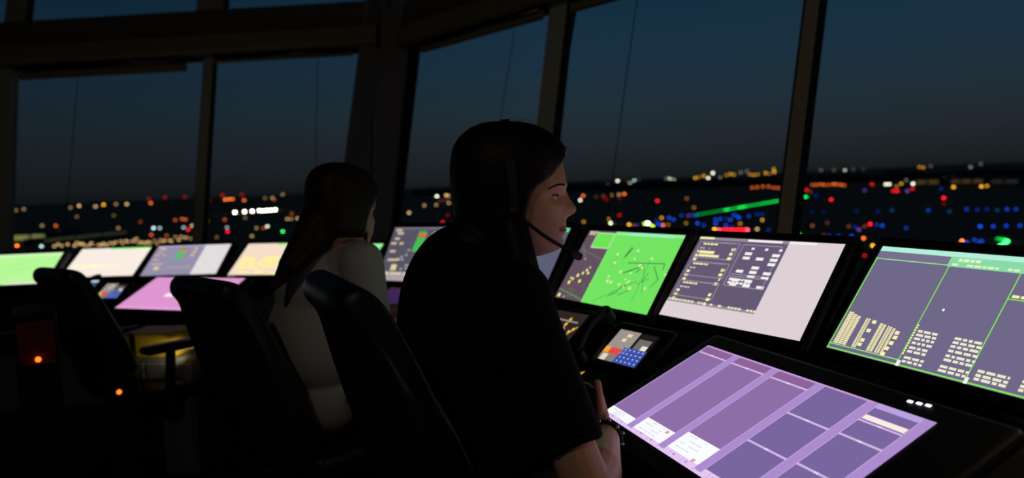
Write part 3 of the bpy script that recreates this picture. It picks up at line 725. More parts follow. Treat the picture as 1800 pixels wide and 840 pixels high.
def make_chair(label):
    t = thing('control_chair', label, 'chair')
    bm = bmesh.new(); loft_back(bm); o = bm_obj('backrest', bm, M_LEATHER, t, True)
    sd = o.modifiers.new('s', 'SUBSURF'); sd.levels = 2; sd.render_levels = 2
    bm = bmesh.new(); box(bm, Vector((0, 0, .535)), (.50, .48, .10), None, .035, 4); o = bm_obj('seat', bm, M_LEATHER, t, True)
    bm = bmesh.new(); box(bm, Vector((-.02, 0, .462)), (.26, .22, .05), None, .01); bm_obj('mechanism', bm, M_BLACK, t)
    for s in (-1, 1):
        bm = bmesh.new(); box(bm, Vector((.02, s * .285, .745)), (.27, .085, .035), None, .016, 3); a = bm_obj('armrest', bm, M_LEATHER, t, True)
        bm = bmesh.new(); tube(bm, spline([(-.02, s * .20, .475), (-.02, s * .275, .49), (-.01, s * .285, .60), (.0, s * .285, .735)], 4), .02, 10); bm_obj('post', bm, M_BLACK, a, True)
    bm = bmesh.new(); cyl(bm, (0, 0, .12), (0, 0, .30), .032, seg=20); cyl(bm, (0, 0, .29), (0, 0, .45), .02, seg=16); bm_obj('gas_column', bm, M_METAL, t, True)
    for k in range(5):
        a = k * 2 * PI / 5; c, s = math.cos(a), math.sin(a)
        bm = bmesh.new(); cyl(bm, (0, 0, .13), (c * .31, s * .31, .085), .03, .018, 12); bm_obj('leg', bm, M_BLACK, t, True)
        bm = bmesh.new(); w = Vector((-s, c, 0)); p = Vector((c * .31, s * .31, .032)); cyl(bm, p - w * .022, p + w * .022, .031, seg=20); cyl(bm, p, p + Vector((0, 0, .05)), .01, seg=8); bm_obj('caster', bm, M_BLACK, t)
    return t
def place_chair(t, px, d, ang, dz):
    """px, d: where the back edge of the backrest stands"""
    b = U(px, 500, d); f = Vector((math.cos(R(ang)), math.sin(R(ang)), 0))
    t.location = Vector((b.x, b.y, 0)) + f * .45; t.rotation_euler = (0, 0, R(ang))
    for c in t.children:
        if c.name.split('.')[0] in UPPER: c.location.z += dz
def copy_tree(o, parent=None):
    c = o.copy(); COL.objects.link(c)
    if parent: c.parent = parent
    for ch in o.children: copy_tree(ch, c)
    return c
ch1 = make_chair('black leather control chair of the woman in black, its back in the middle front')
ch2 = copy_tree(ch1); ch2['label'] = 'black leather control chair of the woman in white, in front of the pink tablet'
ch3 = copy_tree(ch1); ch3['label'] = 'empty black control chair with armrests at the far left'
place_chair(ch1, 572, 1.30, 24, .0)
place_chair(ch2, 346, 2.06, 46, -.074)
place_chair(ch3, 92, 3.0, 52, -.108)
for c in ch3.children:
    if c.name.startswith('armrest'): c.location.z += .005; c.location.x -= .13
for c in ch1.children:
    if c.name.startswith('armrest'): c.location.z -= .12; c.location.x -= .20

# ------------------------------------------------------------------ people
HK = 915.0
HEADL = [  # height px, front, back, half width (m)
 (222, 905, 868, .020), (230, 938, 848, .046), (245, 966, 829, .060), (262, 982, 820, .069), (286, 990, 815, .074), (300, 993.5, 813, .0745), (318, 996, 814, .0745), (328, 997, 815, .074), (335, 995, 817, .073), (346, 993.5, 820, .071), (358, 992.5, 824, .069), (366, 992, 827, .067), (372, 991.5, 830, .066), (379, 991.5, 833, .064),
 (386, 993.5, 836, .062), (393, 993.5, 839, .060), (399, 994, 842, .058), (405, 990.5, 846, .055), (411, 992, 850, .052), (420, 986.5, 856, .047), (431, 989, 862, .041), (439, 984, 866, .034), (446, 968, 870, .026), (452, 945, 872, .018)]
NOSE = [(335, 0), (340, 2), (346, 6), (352, 9), (358, 13.5), (366, 19), (372, 22), (379, 18.5), (383, 8), (387, 0)]
def interp(tab, x):
    for a, b in zip(tab[:-1], tab[1:]):
        if a[0] <= x <= b[0]: t = (x - a[0]) / (b[0] - a[0]); return a[1] + (b[1] - a[1]) * t
    return 0.0
EYE_X, EYE_Y, EYE_Z = (974 - 898) / HK, .033, (350 - 347.5) / HK
def head_mesh(bm, seg=56):
    rows = []; lev = []
    for a, b in zip(HEADL[:-1], HEADL[1:]):
        n = max(1, int((b[0] - a[0]) / 3))
        for k in range(n): t = k / n; lev.append(tuple(a[i] + (b[i] - a[i]) * t for i in range(4)))
    lev.append(HEADL[-1])
    for (py, f, b, w) in lev:
        z = (350 - py) / HK; xf, xb = (f - 898) / HK, (b - 898) / HK; xc = xb + (xf - xb) * .47; row = []
        nz = interp(NOSE, py) / HK; sig = .0085 + .0065 * max(0, min(1, (py - 350) / 28))
        for k in range(seg):
            th = k * 2 * PI / seg; c, s = math.cos(th), math.sin(th); e = 2 / 2.35
            x = xc + (xf - xc if c > 0 else xc - xb) * math.copysign(abs(c) ** e, c); y = w * math.copysign(abs(s) ** e, s)
            if c > 0:
                x += nz * math.exp(-(y / sig) ** 2)
                if 365 < py < 384: x += .006 * math.exp(-((abs(y) - .012) / .006) ** 2)
                x -= .006 * math.exp(-((abs(y) - EYE_Y) / .017) ** 2 - ((z - EYE_Z) / .011) ** 2)
                x += .003 * math.exp(-((abs(y) - .026) / .02) ** 2 - ((py - 331) / 6) ** 2)
                y += math.copysign(.004, y) * math.exp(-((abs(y) - .05) / .02) ** 2 - ((py - 366) / 14) ** 2)
                if abs(y) > .018: y -= math.copysign(.011, y) * math.exp(-((x - EYE_X) / .014) ** 2 - ((z - EYE_Z) / .0095) ** 2)
            row.append(bm.verts.new((x, y, z)))
        rows.append(row)
    for i in range(len(rows) - 1):
        for k in range(seg): bm.faces.new((rows[i][k], rows[i + 1][k], rows[i + 1][(k + 1) % seg], rows[i][(k + 1) % seg]))
    bm.faces.new(rows[0][::-1]); bm.faces.new(rows[-1])
def skin_y(px, py):
    for a, b in zip(HEADL[:-1], HEADL[1:]):
        if a[0] <= py <= b[0]:
            t = (py - a[0]) / (b[0] - a[0]); f, k, w = (a[i] + (b[i] - a[i]) * t for i in (1, 2, 3)); c = k + (f - k) * .47
            q = min(.995, max(0, (px - c) / (f - c))); return w * (1 - q ** 2.35) ** (1 / 2.35)
    return .03
def head_frame(org, yaw, pitch=0, roll=0):
    m = Euler((roll, pitch, yaw)).to_matrix().to_4x4(); m.translation = org; return m
def hair_loft(bm, L, seg=44):
    rows = []
    for (py, b, f, w, edge) in L:
        z = (350 - py) / HK; xb, xf, xe = (b - 898) / HK, (f - 898) / HK, (edge - 898) / HK; xc = xb + (xf - xb) * .47; row = []
        for k in range(seg):
            th = k * 2 * PI / seg; c, s = math.cos(th), math.sin(th); e = 2 / 2.2
            x = xc + (xf - xc if c > 0 else xc - xb) * math.copysign(abs(c) ** e, c); y = w * math.copysign(abs(s) ** e, s)
            row.append(bm.verts.new((min(x, xe), y, z)))
        rows.append(row)
    for i in range(len(rows) - 1):
        for k in range(seg): bm.faces.new((rows[i][k], rows[i + 1][k], rows[i + 1][(k + 1) % seg], rows[i][(k + 1) % seg]))
    bm.faces.new(rows[0][::-1]); bm.faces.new(rows[-1])
def hand(bm, W, K, side, lat, palmdir, th_tip, k=1.0):
    """palm from wrist W to knuckles K; lat: from little finger to index; palmdir: the way the palm faces"""
    W, K = Vector(W), Vector(K); ax = (K - W).normalized(); lat = (lat - ax * lat.dot(ax)).normalized(); pd = palmdir.normalized()
    for j in range(4):
        o = (j - 1.5) * .0185; b = W + lat * o * .7 + ax * .01; e = K + lat * o - ax * abs(j - 2) * .004
        capsule(bm, b, e, .0125, .0105)
        L = (.031, .042, .046, .040)[j]
        a1 = e + (ax * .85 + pd * .5).normalized() * L; a2 = a1 + (ax * .45 + pd * .9).normalized() * L * .66; a3 = a2 + (ax * .0 + pd).normalized() * L * .5
        sp = lat * o * .12
        chain(bm, [e, a1 + sp, a2 + sp, a3 + sp], [.0095, .0085, .0078, .0068])
    t0 = W + lat * .018 + ax * .02 + pd * .008; tt = Vector(th_tip); tm = t0 + (tt - t0) * .5 + (lat * .006)
    chain(bm, [t0, tm, tt], [.0135, .0105, .0085])
Z3 = Vector((0, 0, 1))
def ell(bm, c, rf, rw, rz, f, w):
    ball(bm, c, (rf, rw, rz), Matrix((f, w, f.cross(w))).transposed(), 4)

def person(label, spec):
    g = spec
    f, rt = g['f'], g['rt']; NB, CH, PV = g['neck'], g['chest'], g['pelvis']
    t = thing('person', label, 'person', (PV.x, PV.y, 0)); inv = Matrix.Translation(t.location).inverted()
    def part(nm, me, m, parent=t):
        o = add_obj(nm, me, None, m); o.parent = parent
        if parent is t: o.matrix_parent_inverse = inv
        return o
    hm = head_frame(*g['head'])
    # body: head, neck, trunk, arms with hands, legs in one skin
    bm = bmesh.new(); head_mesh(bm); hb = bmesh.new()
    for s in (-1, 1):
        ball(bm, (EYE_X - .0065, s * EYE_Y, EYE_Z + .0085), (.0128, .0132, .0072), None, 3)        # upper and lower lid
        ball(bm, (EYE_X - .0075, s * EYE_Y, EYE_Z - .0108), (.0120, .0122, .0062), None, 3)
        ball(bm, ((993 - 898) / HK, s * .0125, (350 - 374.5) / HK), (.0095, .0065, .0075), None, 3)   # wing of the nose
        ball(bm, (-.005, s * .074, -.012), (.016, .007, .030), None, 3)                             # ear
    bmesh.ops.transform(bm, matrix=hm, verts=bm.verts)
    hc = hm.translation; nk = hm @ Vector((-.035, 0, -.055))
    capsule(bm, nk, NB, .050, .056); capsule(bm, NB, CH, .075, .11); capsule(bm, CH, PV, .10, .12)
    for S_, E_, W_, K_, lat, pd, th in g['arms']:
        capsule(bm, NB + (S_ - NB) * .3, S_, .05, .05); capsule(bm, S_, E_, .047, .038); capsule(bm, E_, E_ + (W_ - E_) * .3, .041, .046); capsule(bm, E_ + (W_ - E_) * .3, W_, .046, .027)
        hand(bm, W_, K_, 1, lat, pd, th)
    for H_, N_, A_ in g['legs']:
        capsule(bm, H_, N_, .07, .05); capsule(bm, N_, A_, .05, .035)
    part('body', voxel(bm, g['vox'], 2), M_SKIN)
    # face details
    for s in (-1, 1):
        bm = bmesh.new(); ball(bm, hm @ Vector((EYE_X - .0065, s * EYE_Y, EYE_Z)), .0118); e = part('eye', to_mesh(bm), mat('eye_white', (215, 208, 200), .25))
        bm = bmesh.new(); ball(bm, hm @ Vector((EYE_X - .0065 + .0064, s * (EYE_Y + .0042), EYE_Z - .0002)), .0049); part('iris', to_mesh(bm), mat('iris_dark', (30, 22, 18), .2), e)
        bm = bmesh.new(); pts = [hm @ Vector((EYE_X + dx, s * (EYE_Y + dy), EYE_Z + dz)) for dx, dy, dz in ((-.014, .0095, -.0005), (-.008, .0128, .0018), (.0, .0105, .0024), (.006, .003, .0022))]
        tube(bm, spline(pts, 5), .0012, 6); part('eyelash', to_mesh(bm), M_HAIR)
        bm = bmesh.new(); pts = [hm @ Vector(((x - 898) / HK, s * (skin_y(x, z) + .0004), (350 - z) / HK)) for x, z in ((960, 335.5), (969, 331), (979, 328), (988, 328.5), (994, 331.5))]
        tube(bm, spline(pts, 4), [.0006 + .0010 * math.sin(PI * (i + 1) / 19) + .0006 * i / 17 for i in range(17)], 8); part('eyebrow', to_mesh(bm), g['hairmat'])
    for z0, h, x0 in ((402, .0034, 991.0), (408.3, .0042, 990.2)):
        bm = bmesh.new(); pts = [hm @ Vector(((x - 898) / HK, sg * (skin_y(x, z0) - .0008) if sg else 0, (350 - z0 - (405 - z0) * .5 * (x < x0 - 9)) / HK)) for x, sg in ((x0 - 12, -1), (x0 - 4.5, -1), (x0, 0), (x0 - 4.5, 1), (x0 - 12, 1))]
        tube(bm, spline(pts, 4), [h * (.35 + .65 * math.sin(PI * i / 16)) for i in range(17)], 8); part('lip', to_mesh(bm), M_LIP)
    # hair
    bm = bmesh.new(); hair_loft(bm, g['hair']); bmesh.ops.transform(bm, matrix=hm, verts=bm.verts)
    for pts, rad in g['locks']: chain(bm, pts, rad)
    hs = [v.co.copy() for v in bm.verts]
    me = voxel(bm, .005, 3); h = part('hair', me, g['hairmat'])
    if g.get('wisps'):
        bm = bmesh.new()
        for pts in g['wisps']: tube(bm, spline(pts, 5), .00035, 5)
        part('loose_hair', to_mesh(bm), g['hairmat'], h)
    # top garment
    bm = bmesh.new()
    for c, rf, rw, rz in g['torso']: ell(bm, c, rf, rw, rz, f, rt)
    for S_, E_, W_, K_, lat, pd, th in g['arms']:
        capsule(bm, NB + (S_ - NB) * .15 - Z3 * .02, S_, g['yoke'][0], g['yoke'][1])
        H = S_ + (E_ - S_) * g['sleeve']; ball(bm, S_, g['sl_r'][0]); cyl(bm, S_, H, g['sl_r'][0], g['sl_r'][1], 28)
    capsule(bm, CH, PV, g['waist'][0], g['waist'][1])
    part(g['top'][0], voxel(bm, .006, 5), g['top'][1])
    # trousers and shoes
    bm = bmesh.new(); ell(bm, PV, .13, .175, .12, f, rt)
    for H_, N_, A_ in g['legs']: capsule(bm, H_, N_, .088, .066); capsule(bm, N_, A_ + Z3 * .04, .066, .05)
    part('trousers', voxel(bm, .008, 4), M_TROU)
    for H_, N_, A_ in g['legs']:
        bm = bmesh.new(); a = Vector((A_.x, A_.y, .045)); capsule(bm, a - f * .04, a + f * .14, .043, .036); 
        part('shoe', voxel(bm, .006, 3), M_BLACK)
    return t, hm
def to_mesh(bm):
    bmesh.ops.recalc_face_normals(bm, faces=bm.faces); me = bpy.data.meshes.new('m'); bm.to_mesh(me); bm.free()
    for p in me.polygons: p.use_smooth = True
    return me

# the woman in black, nearest the camera
f1 = Vector((.94, .34, 0)).normalized(); rt1 = Vector((f1.y, -f1.x, 0))
NB1, CH1 = U(848, 480, 1.44), U(822, 600, 1.44); PV1 = Vector((-.05, 1.42, .64))
SR = NB1 + rt1 * .165 - Z3 * .03; SL = NB1 - rt1 * .165 - Z3 * .03
ER = U(1036, 862, 1.18); WR = U(1064, 764, 1.42); KR = U(1052, 716, 1.50)
EL = SL + f1 * .08 - Z3 * .27 - rt1 * .02; WL = Vector((-.01, 1.60, .80)); KL = Vector((.05, 1.58, .79))
HAIR1 = [(214, 862, 900, .012, 1200), (217, 848, 925, .034, 1200), (224, 830, 950, .056, 1200), (238, 812, 974, .074, 1200), (254, 801, 991, .084, 1200), (266, 797, 999, .090, 999), (280, 795, 1003, .093, 994), (292, 793, 1005, .095, 986), (308, 793, 1005, .096, 973), (320, 793, 1003, .097, 957), (329, 793, 1002, .097, 941), (342, 794, 1000, .097, 931), (360, 795, 995, .096, 926), (378, 798, 990, .095, 920), (396, 799, 985, .094, 914), (420, 800, 980, .092, 916), (450, 803, 978, .090, 921), (480, 815, 976, .085, 928), (505, 836, 974, .072, 934)]
woman, hm1 = person('woman in black t-shirt with long dark hair seated in profile at the lavender tablet', dict(
    f=f1, rt=rt1, neck=NB1, chest=CH1, pelvis=PV1, head=(U(898, 350, 1.42), R(1), R(0), 0), vox=.0028,
    arms=[(SR, ER, WR, KR, Z3, -f1, U(1050, 674, 1.49)), (SL, EL, WL, KL, Z3, rt1, KL + Z3 * .05)],
    legs=[(PV1 + rt1 * .09 + f1 * .03, PV1 + rt1 * .05 + f1 * .34 - Z3 * .21, PV1 + rt1 * .07 + f1 * .20 - Z3 * .54), (PV1 - rt1 * .09 + f1 * .03, PV1 - rt1 * .13 + f1 * .40 - Z3 * .10, PV1 - rt1 * .12 + f1 * .36 - Z3 * .54)],
    hair=HAIR1, hairmat=M_HAIR, locks=[([U(900, 400, 1.33), U(914, 455, 1.31), U(930, 505, 1.30), U(948, 543, 1.30)], [.030, .030, .026, .008]), ([U(835, 440, 1.40), U(800, 500, 1.42), U(780, 560, 1.42)], [.07, .05, .02])],
    wisps=[[U(890, 216, 1.42), U(900, 207, 1.42), U(915, 214, 1.42)], [U(905, 216, 1.42), U(925, 209, 1.42), U(940, 222, 1.42)], [U(985, 254, 1.42), U(996, 258, 1.42), U(1003, 264, 1.42)], [U(800, 300, 1.42), U(789, 330, 1.42), U(794, 380, 1.42)], [U(802, 380, 1.42), U(797, 410, 1.42), U(790, 432, 1.42)]],
    torso=[(CH1 - f1 * .005 + Z3 * .02, .128, .185, .21), (CH1 - f1 * .022 + Z3 * .05, .085, .165, .13), (CH1 - Z3 * .16 + f1 * .01, .135, .175, .20)], yoke=(.075, .072), sleeve=.80, sl_r=(.067, .056), waist=(.12, .135),
    top=('t_shirt', M_TEE)))
# headset
t = thing('headset', 'black headset with a boom microphone worn by the woman in black', 'headset', mtx=hm1)
def hp(x, y, z): return Vector(((x - 898) / HK, y, (350 - z) / HK))
bm = bmesh.new(); pts = [hp(902 - 8 * math.sin(a), -.101 * math.cos(a), 362 - 147.5 * math.sin(a) ** .8 if 0 < a < PI else 362) for a in [k * PI / 24 for k in range(25)]]
rows = []
for p in pts: rows.append([bm.verts.new(p + Vector((dx, p.y * dr, dr * .1 if False else (dr * p.z)))) for dx, dr in ((-.008, 0), (.008, 0), (.008, .03), (-.008, .03))])
for i in range(24):
    for k in range(4): bm.faces.new((rows[i][k], rows[i + 1][k], rows[i + 1][(k + 1) % 4], rows[i][(k + 1) % 4]))
bm.faces.new(rows[0]); bm.faces.new(rows[-1][::-1]); bm_obj('headband', bm, mat('headset_grey', (20, 20, 22), .7), t)
for s in (-1, 1):
    bm = bmesh.new(); cyl(bm, hp(892, s * .084, 368), hp(892, s * .101, 368), .022, .018, 24); bm_obj('ear_cushion', bm, M_BLACK, t)
bm = bmesh.new(); tube(bm, spline([hp(900, -.104, 369), hp(918, -.104, 385), hp(950, -.090, 412), hp(985, -.062, 436)], 6), .0034, 10); bm_obj('boom', bm, M_BLACK, t, True)
bm = bmesh.new(); capsule(bm, hp(984, -.063, 435.5), hp(1009, -.044, 452), .0060, .0078); bm_obj('microphone', bm, M_BLACK, t, True)
bm = bmesh.new(); cyl(bm, hp(899, -.1012, 366), hp(899, -.1025, 366), .006, seg=18); bm_obj('badge', bm, mat('brass', (150, 130, 60), .35, 1), t)
# bracelet
bw = WR + (ER - WR) * .07; ax = (ER - WR).normalized(); a1 = ax.orthogonal().normalized(); a2 = ax.cross(a1)
t = thing('bracelet', 'dark beaded bracelet on the right wrist of the woman in black', 'bracelet', bw)
bm = bmesh.new(); ring = [(math.cos(k * PI / 14) * a1 + math.sin(k * PI / 14) * a2) * .0305 for k in range(29)]; tube(bm, ring, .0052, 8); bm_obj('band', bm, M_BLACK, t, True)
for k in range(12):
    c = (math.cos(k * PI / 6) * a1 + math.sin(k * PI / 6) * a2) * .035
    bm = bmesh.new(); ball(bm, c + ax * (.004 * (-1) ** k), .0042, sub=2); bm_obj('bead', bm, mat('steel', (190, 195, 205), .2, 1), t, True)

# the woman in white, further away
f2 = Vector((.80, .60, 0)); rt2 = Vector((.60, -.80, 0))
NB2, CH2 = U(604, 440, 2.22), U(582, 540, 2.26); PV2 = Vector((-.66, 2.30, .60))
SR2 = NB2 + rt2 * .118 - Z3 * .03; SL2 = NB2 - rt2 * .15 - Z3 * .03
ER2 = U(650, 588, 2.16); WR2 = U(722, 575, 2.36); KR2 = U(735, 560, 2.43)
EL2 = SL2 + f2 * .16 - Z3 * .22; WL2 = EL2 + f2 * .22 + rt2 * .06; KL2 = WL2 + f2 * .07
k2 = 1 / 1.0
HAIR2 = [(212, 868, 900, .012, 1200), (216, 850, 925, .036, 1200), (224, 832, 950, .058, 1200), (238, 815, 976, .074, 1200), (254, 805, 994, .083, 1200), (268, 800, 1004, .087, 1004), (285, 797, 1008, .089, 1001), (305, 796, 1009, .090, 978), (325, 796, 1007, .091, 955), (345, 797, 1003, .091, 938), (370, 799, 998, .090, 928), (395, 800, 990, .088, 924), (415, 812, 985, .078, 922)]
hd2 = U(600, 375, 2.20)
woman2, hm2 = person('woman in white shirt with long brown hair seen from behind at the left desk', dict(
    f=f2, rt=rt2, neck=NB2, chest=CH2, pelvis=PV2, head=(hd2, R(50), R(4), 0), vox=.005,
    arms=[(SR2, ER2, WR2, KR2, Z3, -rt2, KR2 + Z3 * .03), (SL2, EL2, WL2, KL2, Z3, rt2, KL2 + Z3 * .04)],
    legs=[(PV2 + rt2 * .09, PV2 + rt2 * .10 + f2 * .42, PV2 + rt2 * .10 + f2 * .40 - Z3 * .50), (PV2 - rt2 * .09, PV2 - rt2 * .10 + f2 * .42, PV2 - rt2 * .10 + f2 * .36 - Z3 * .50)],
    hair=HAIR2, hairmat=M_HAIR2, locks=[([U(584, 370, 2.19), U(548, 418, 2.13), U(511, 466, 2.07), U(479, 508, 2.05)], [.086, .056, .034, .009]), ([U(608, 300, 2.16), U(622, 304, 2.16)], [.022, .022]), ([U(640, 385, 2.22), U(644, 424, 2.2)], [.012, .005])],
    torso=[(U(574, 510, 2.26), .15, .168, .19), (U(560, 590, 2.25), .145, .18, .18), (U(566, 680, 2.28), .11, .145, .14)], yoke=(.062, .060), sleeve=.86, sl_r=(.064, .066), waist=(.12, .14),
    top=('shirt', M_SHIRT)))

# ------------------------------------------------------------------ small equipment on the floor and at the left desk
t = thing('storage_box', 'dull yellow plastic storage box under the edge of the left desk', 'box', U(281, 588, 3.35))
t.rotation_euler = (0, 0, R(-8)); t.location.z -= .085
zb = t.location.z
bm = bmesh.new(); box(bm, Vector((0, 0, .055)), (.25, .2, .11), None, .010); bm_obj('body', bm, M_YELLOW, t)
bm = bmesh.new(); box(bm, Vector((-.055, -.102, .055)), (.006, .006, .10), None, .001); bm_obj('divider', bm, M_BLACK, t)
bx = t.location.copy()
t = thing('under_desk_lamp', 'small lamp under the left desk edge lighting the yellow box', 'lamp', (bx.x + .19, bx.y - .18, bx.z + .05), R(52))  # made-up lamp, added to brighten the yellow box
bm = bmesh.new(); box(bm, Vector((0, 0, .012)), (.16, .03, .02), None, .004); bm_obj('housing', bm, M_BLACK, t)
bm = bmesh.new(); box(bm, Vector((0, 0, .0028)), (.14, .02, .003), None, .0005); bm_obj('diffuser', bm, emit('warm_lamp', (255, 190, 120), 3, False), t)
l = bpy.data.lights.new('under_desk_light', 'SPOT'); l.energy = 1.5; l.color = (1, .82, .5); l.spot_size = R(75); l.spot_blend = .6; l.shadow_soft_size = .02
o = bpy.data.objects.new('under_desk_light', l); COL.objects.link(o); o.parent = t; o.location = (0, 0, -.006); o.rotation_euler = (R(80), 0, 0)
t = thing('low_cabinet', 'low dark cabinet carrying the yellow storage box', 'cabinet', (bx.x, bx.y, 0), R(-8))
bm = bmesh.new(); box(bm, Vector((0, .02, zb / 2 + .02)), (.42, .26, zb - .04), None, .008); bm_obj('body', bm, M_CAB, t)
bm = bmesh.new(); box(bm, Vector((0, .02, .02)), (.40, .24, .04), None, .004); bm_obj('plinth', bm, M_BLACK, t)
for s in (-1, 1):
    bm = bmesh.new(); box(bm, Vector((s * .103, -.118, zb / 2 + .02)), (.2, .016, zb - .08), None, .004); d = bm_obj('door', bm, M_CAB, t)
    bm = bmesh.new(); cyl(bm, (s * .02, -.135, zb / 2), (s * .02, -.135, zb / 2 + .1), .005, seg=10); bm_obj('handle', bm, M_METAL, d)
def pc(label, px, py, d, led_col, size=(.2, .42, .42), rz=0, red=False):
    p = U(px, py, d); t = thing('computer_unit', label, 'computer', (p.x - math.sin(R(rz)) * size[1] / 2, p.y + math.cos(R(rz)) * size[1] / 2, 0), R(rz)); h = max(size[2], p.z + (.16 if red else .06))
    bm = bmesh.new(); box(bm, Vector((0, 0, h / 2 + .015)), (size[0], size[1], h - .03), None, .008); bm_obj('case', bm, M_BLACK, t)
    for sx in (-1, 1):
        for sy in (-1, 1):
            bm = bmesh.new(); cyl(bm, (sx * size[0] * .4, sy * size[1] * .4, 0), (sx * size[0] * .4, sy * size[1] * .4, .035), .014, seg=12); bm_obj('foot', bm, M_BLACK, t)
    bm = bmesh.new(); box(bm, Vector((0, -size[1] / 2 - .002, p.z + .055 if red else h / 2)), (size[0] * .85, .008, .15 if red else h * .88), None, .003); bm_obj('front_panel', bm, M_RED if red else M_BLACK, t)
    bm = bmesh.new(); ball(bm, (0, -size[1] / 2 - .008, p.z), .0095, sub=2); bm_obj('indicator', bm, emit('indicator_amber', (255, 120, 30), 2.2, False), t)
    return t
pc('dark computer unit with a bright orange light beside the empty chair', 67, 631, 2.55, None, size=(.13, .3, .42), rz=33, red=True)
pc('dark computer unit with an orange light under the left desk', 210, 688, 2.92, None, size=(.12, .2, .42), rz=20)

# ------------------------------------------------------------------ the airfield and the town outside
Z0 = -60.0
def gz(r, a=0.0):
    if r < 1000: return Z0
    t = min(1, (r - 1000) / 3600); return Z0 + 68 * t * t * (1.6 - .6 * t)
M_GROUND = mat('dark_airfield', (190, 118, 76), .95, noise=.3, scale=.02)
M_TREES = mat('dark_trees', (24, 28, 24), 1.0, noise=.3, scale=.05)
bm = bmesh.new(); rings = [0.1, 60, 200, 500, 800, 1000] + [1000 + 240 * k for k in range(1, 16)] + [5000, 9000, 16000]; rows = []
NA = 160; rd = random.Random(11)
for r in rings:
    row = []
    for k in range(NA):
        a = k * 2 * PI / NA; z = gz(r) + (rd.uniform(-1, 6) if r > 4300 and r < 5000 else 0) - (60 if r >= 5000 else 0)
        row.append(bm.verts.new((r * math.cos(a), r * math.sin(a), z)))
    rows.append(row)
for i in range(len(rows) - 1):
    for k in range(NA): bm.faces.new((rows[i][k], rows[i][(k + 1) % NA], rows[i + 1][(k + 1) % NA], rows[i + 1][k]))
struct(bm_obj('ground', bm, M_GROUND))
def ground_hit(px, py):
    q = ray(px, py); hl = math.hypot(q.x, q.y); s = q.z / hl
    lo = 30.0
    r = lo
    while r < 4500:
        if CAM_Z + s * r <= gz(r): break
        r *= 1.004
    up = 0.0
    if r >= 4500: r = 4400.0; up = CAM_Z + s * r - gz(r)
    return Vector((q.x / hl * r, q.y / hl * r, gz(r))), up
# tree belts, irregular crowns in one mass
def belt(px0, px1, py0, py1, h, name, label, seedv):
    rd = random.Random(seedv); bm = bmesh.new(); N = int((px1 - px0) / 5)
    for i in range(N):
        t = i / (N - 1); p, _ = ground_hit(px0 + (px1 - px0) * t, py0 + (py1 - py0) * t); hh = h * rd.uniform(.6, 1.25); w = h * rd.uniform(.7, 1.3)
        ball(bm, p + Vector((0, rd.uniform(-20, 20), hh * .45)), (w, w, hh * .6), None, 1)
    tag(bm_obj(name, bm, M_TREES), label, 'trees', kind='stuff')
belt(735, 1800, 344.5, 311, 26, 'treeline', 'dark belt of trees below the horizon in the right windows', 2)

lm = bpy.data.materials.new('lamp_glow'); lm.use_nodes = True; n_ = lm.node_tree; n_.nodes.clear()
oi = n_.nodes.new('ShaderNodeObjectInfo'); em = n_.nodes.new('ShaderNodeEmission'); oo = n_.nodes.new('ShaderNodeOutputMaterial')
n_.links.new(oi.outputs['Color'], em.inputs[0]); n_.links.new(em.outputs[0], oo.inputs[0]); lm.cycles.emission_sampling = 'NONE'
bm = bmesh.new(); ball(bm, (0, 0, 0), 1.0, None, 2); me_l = bpy.data.meshes.new('lamp_globe'); bm.to_mesh(me_l); bm.free(); me_l.materials.append(lm)
bm = bmesh.new(); cyl(bm, (0, 0, -1), (0, 0, 0), .25, .15, 6); me_m = bpy.data.meshes.new('mast'); bm.to_mesh(me_m); bm.free(); me_m.materials.append(M_BLACK)
HUE = dict(blue=(22, 70, 215), teal=(20, 90, 150), green=(10, 190, 60), bgreen=(60, 255, 110), red=(235, 22, 30), orange=(240, 105, 40), amber=(215, 150, 30), tan=(215, 170, 110), white=(255, 250, 225), cool=(190, 225, 235), olive=(120, 110, 40), pink=(250, 90, 120), brown=(150, 80, 50), grey=(130, 130, 128), lime=(190, 255, 60), violet=(120, 60, 170), paleyel=(215, 222, 130), haze=(150, 160, 110))
GROUPS = {}
def lamp(px, py, hue, lv, name, label, group=None, size=1.6):
    p, up = ground_hit(px, py); d = (p - EYE).length; rad = size * d / FPX
    o = bpy.data.objects.new(name, me_l); COL.objects.link(o); o.location = p + Vector((0, 0, up if up > rad else rad * .5)); o.scale = (rad, rad, rad)
    c = lin(HUE[hue]); k = (lv if lv > .95 else lv * (.45 + .55 * lv)) * 7.0 * (.7 if hue == 'blue' else 1); o.color = (c[0] * k, c[1] * k, c[2] * k, 1)
    tag(o, label, 'light', group)
    if up > rad * 1.5:
        m = bpy.data.objects.new('mast', me_m); COL.objects.link(m); m.parent = o; m.scale = (.5, .5, (up + 2) / rad)
    return o
def many(pts, hue, name, label, group, lv=1.0, size=1.6):
    for q in pts: lamp(q[0], q[1], hue, (q[2] if len(q) > 2 else 1.0) * lv, name, label, group, size)
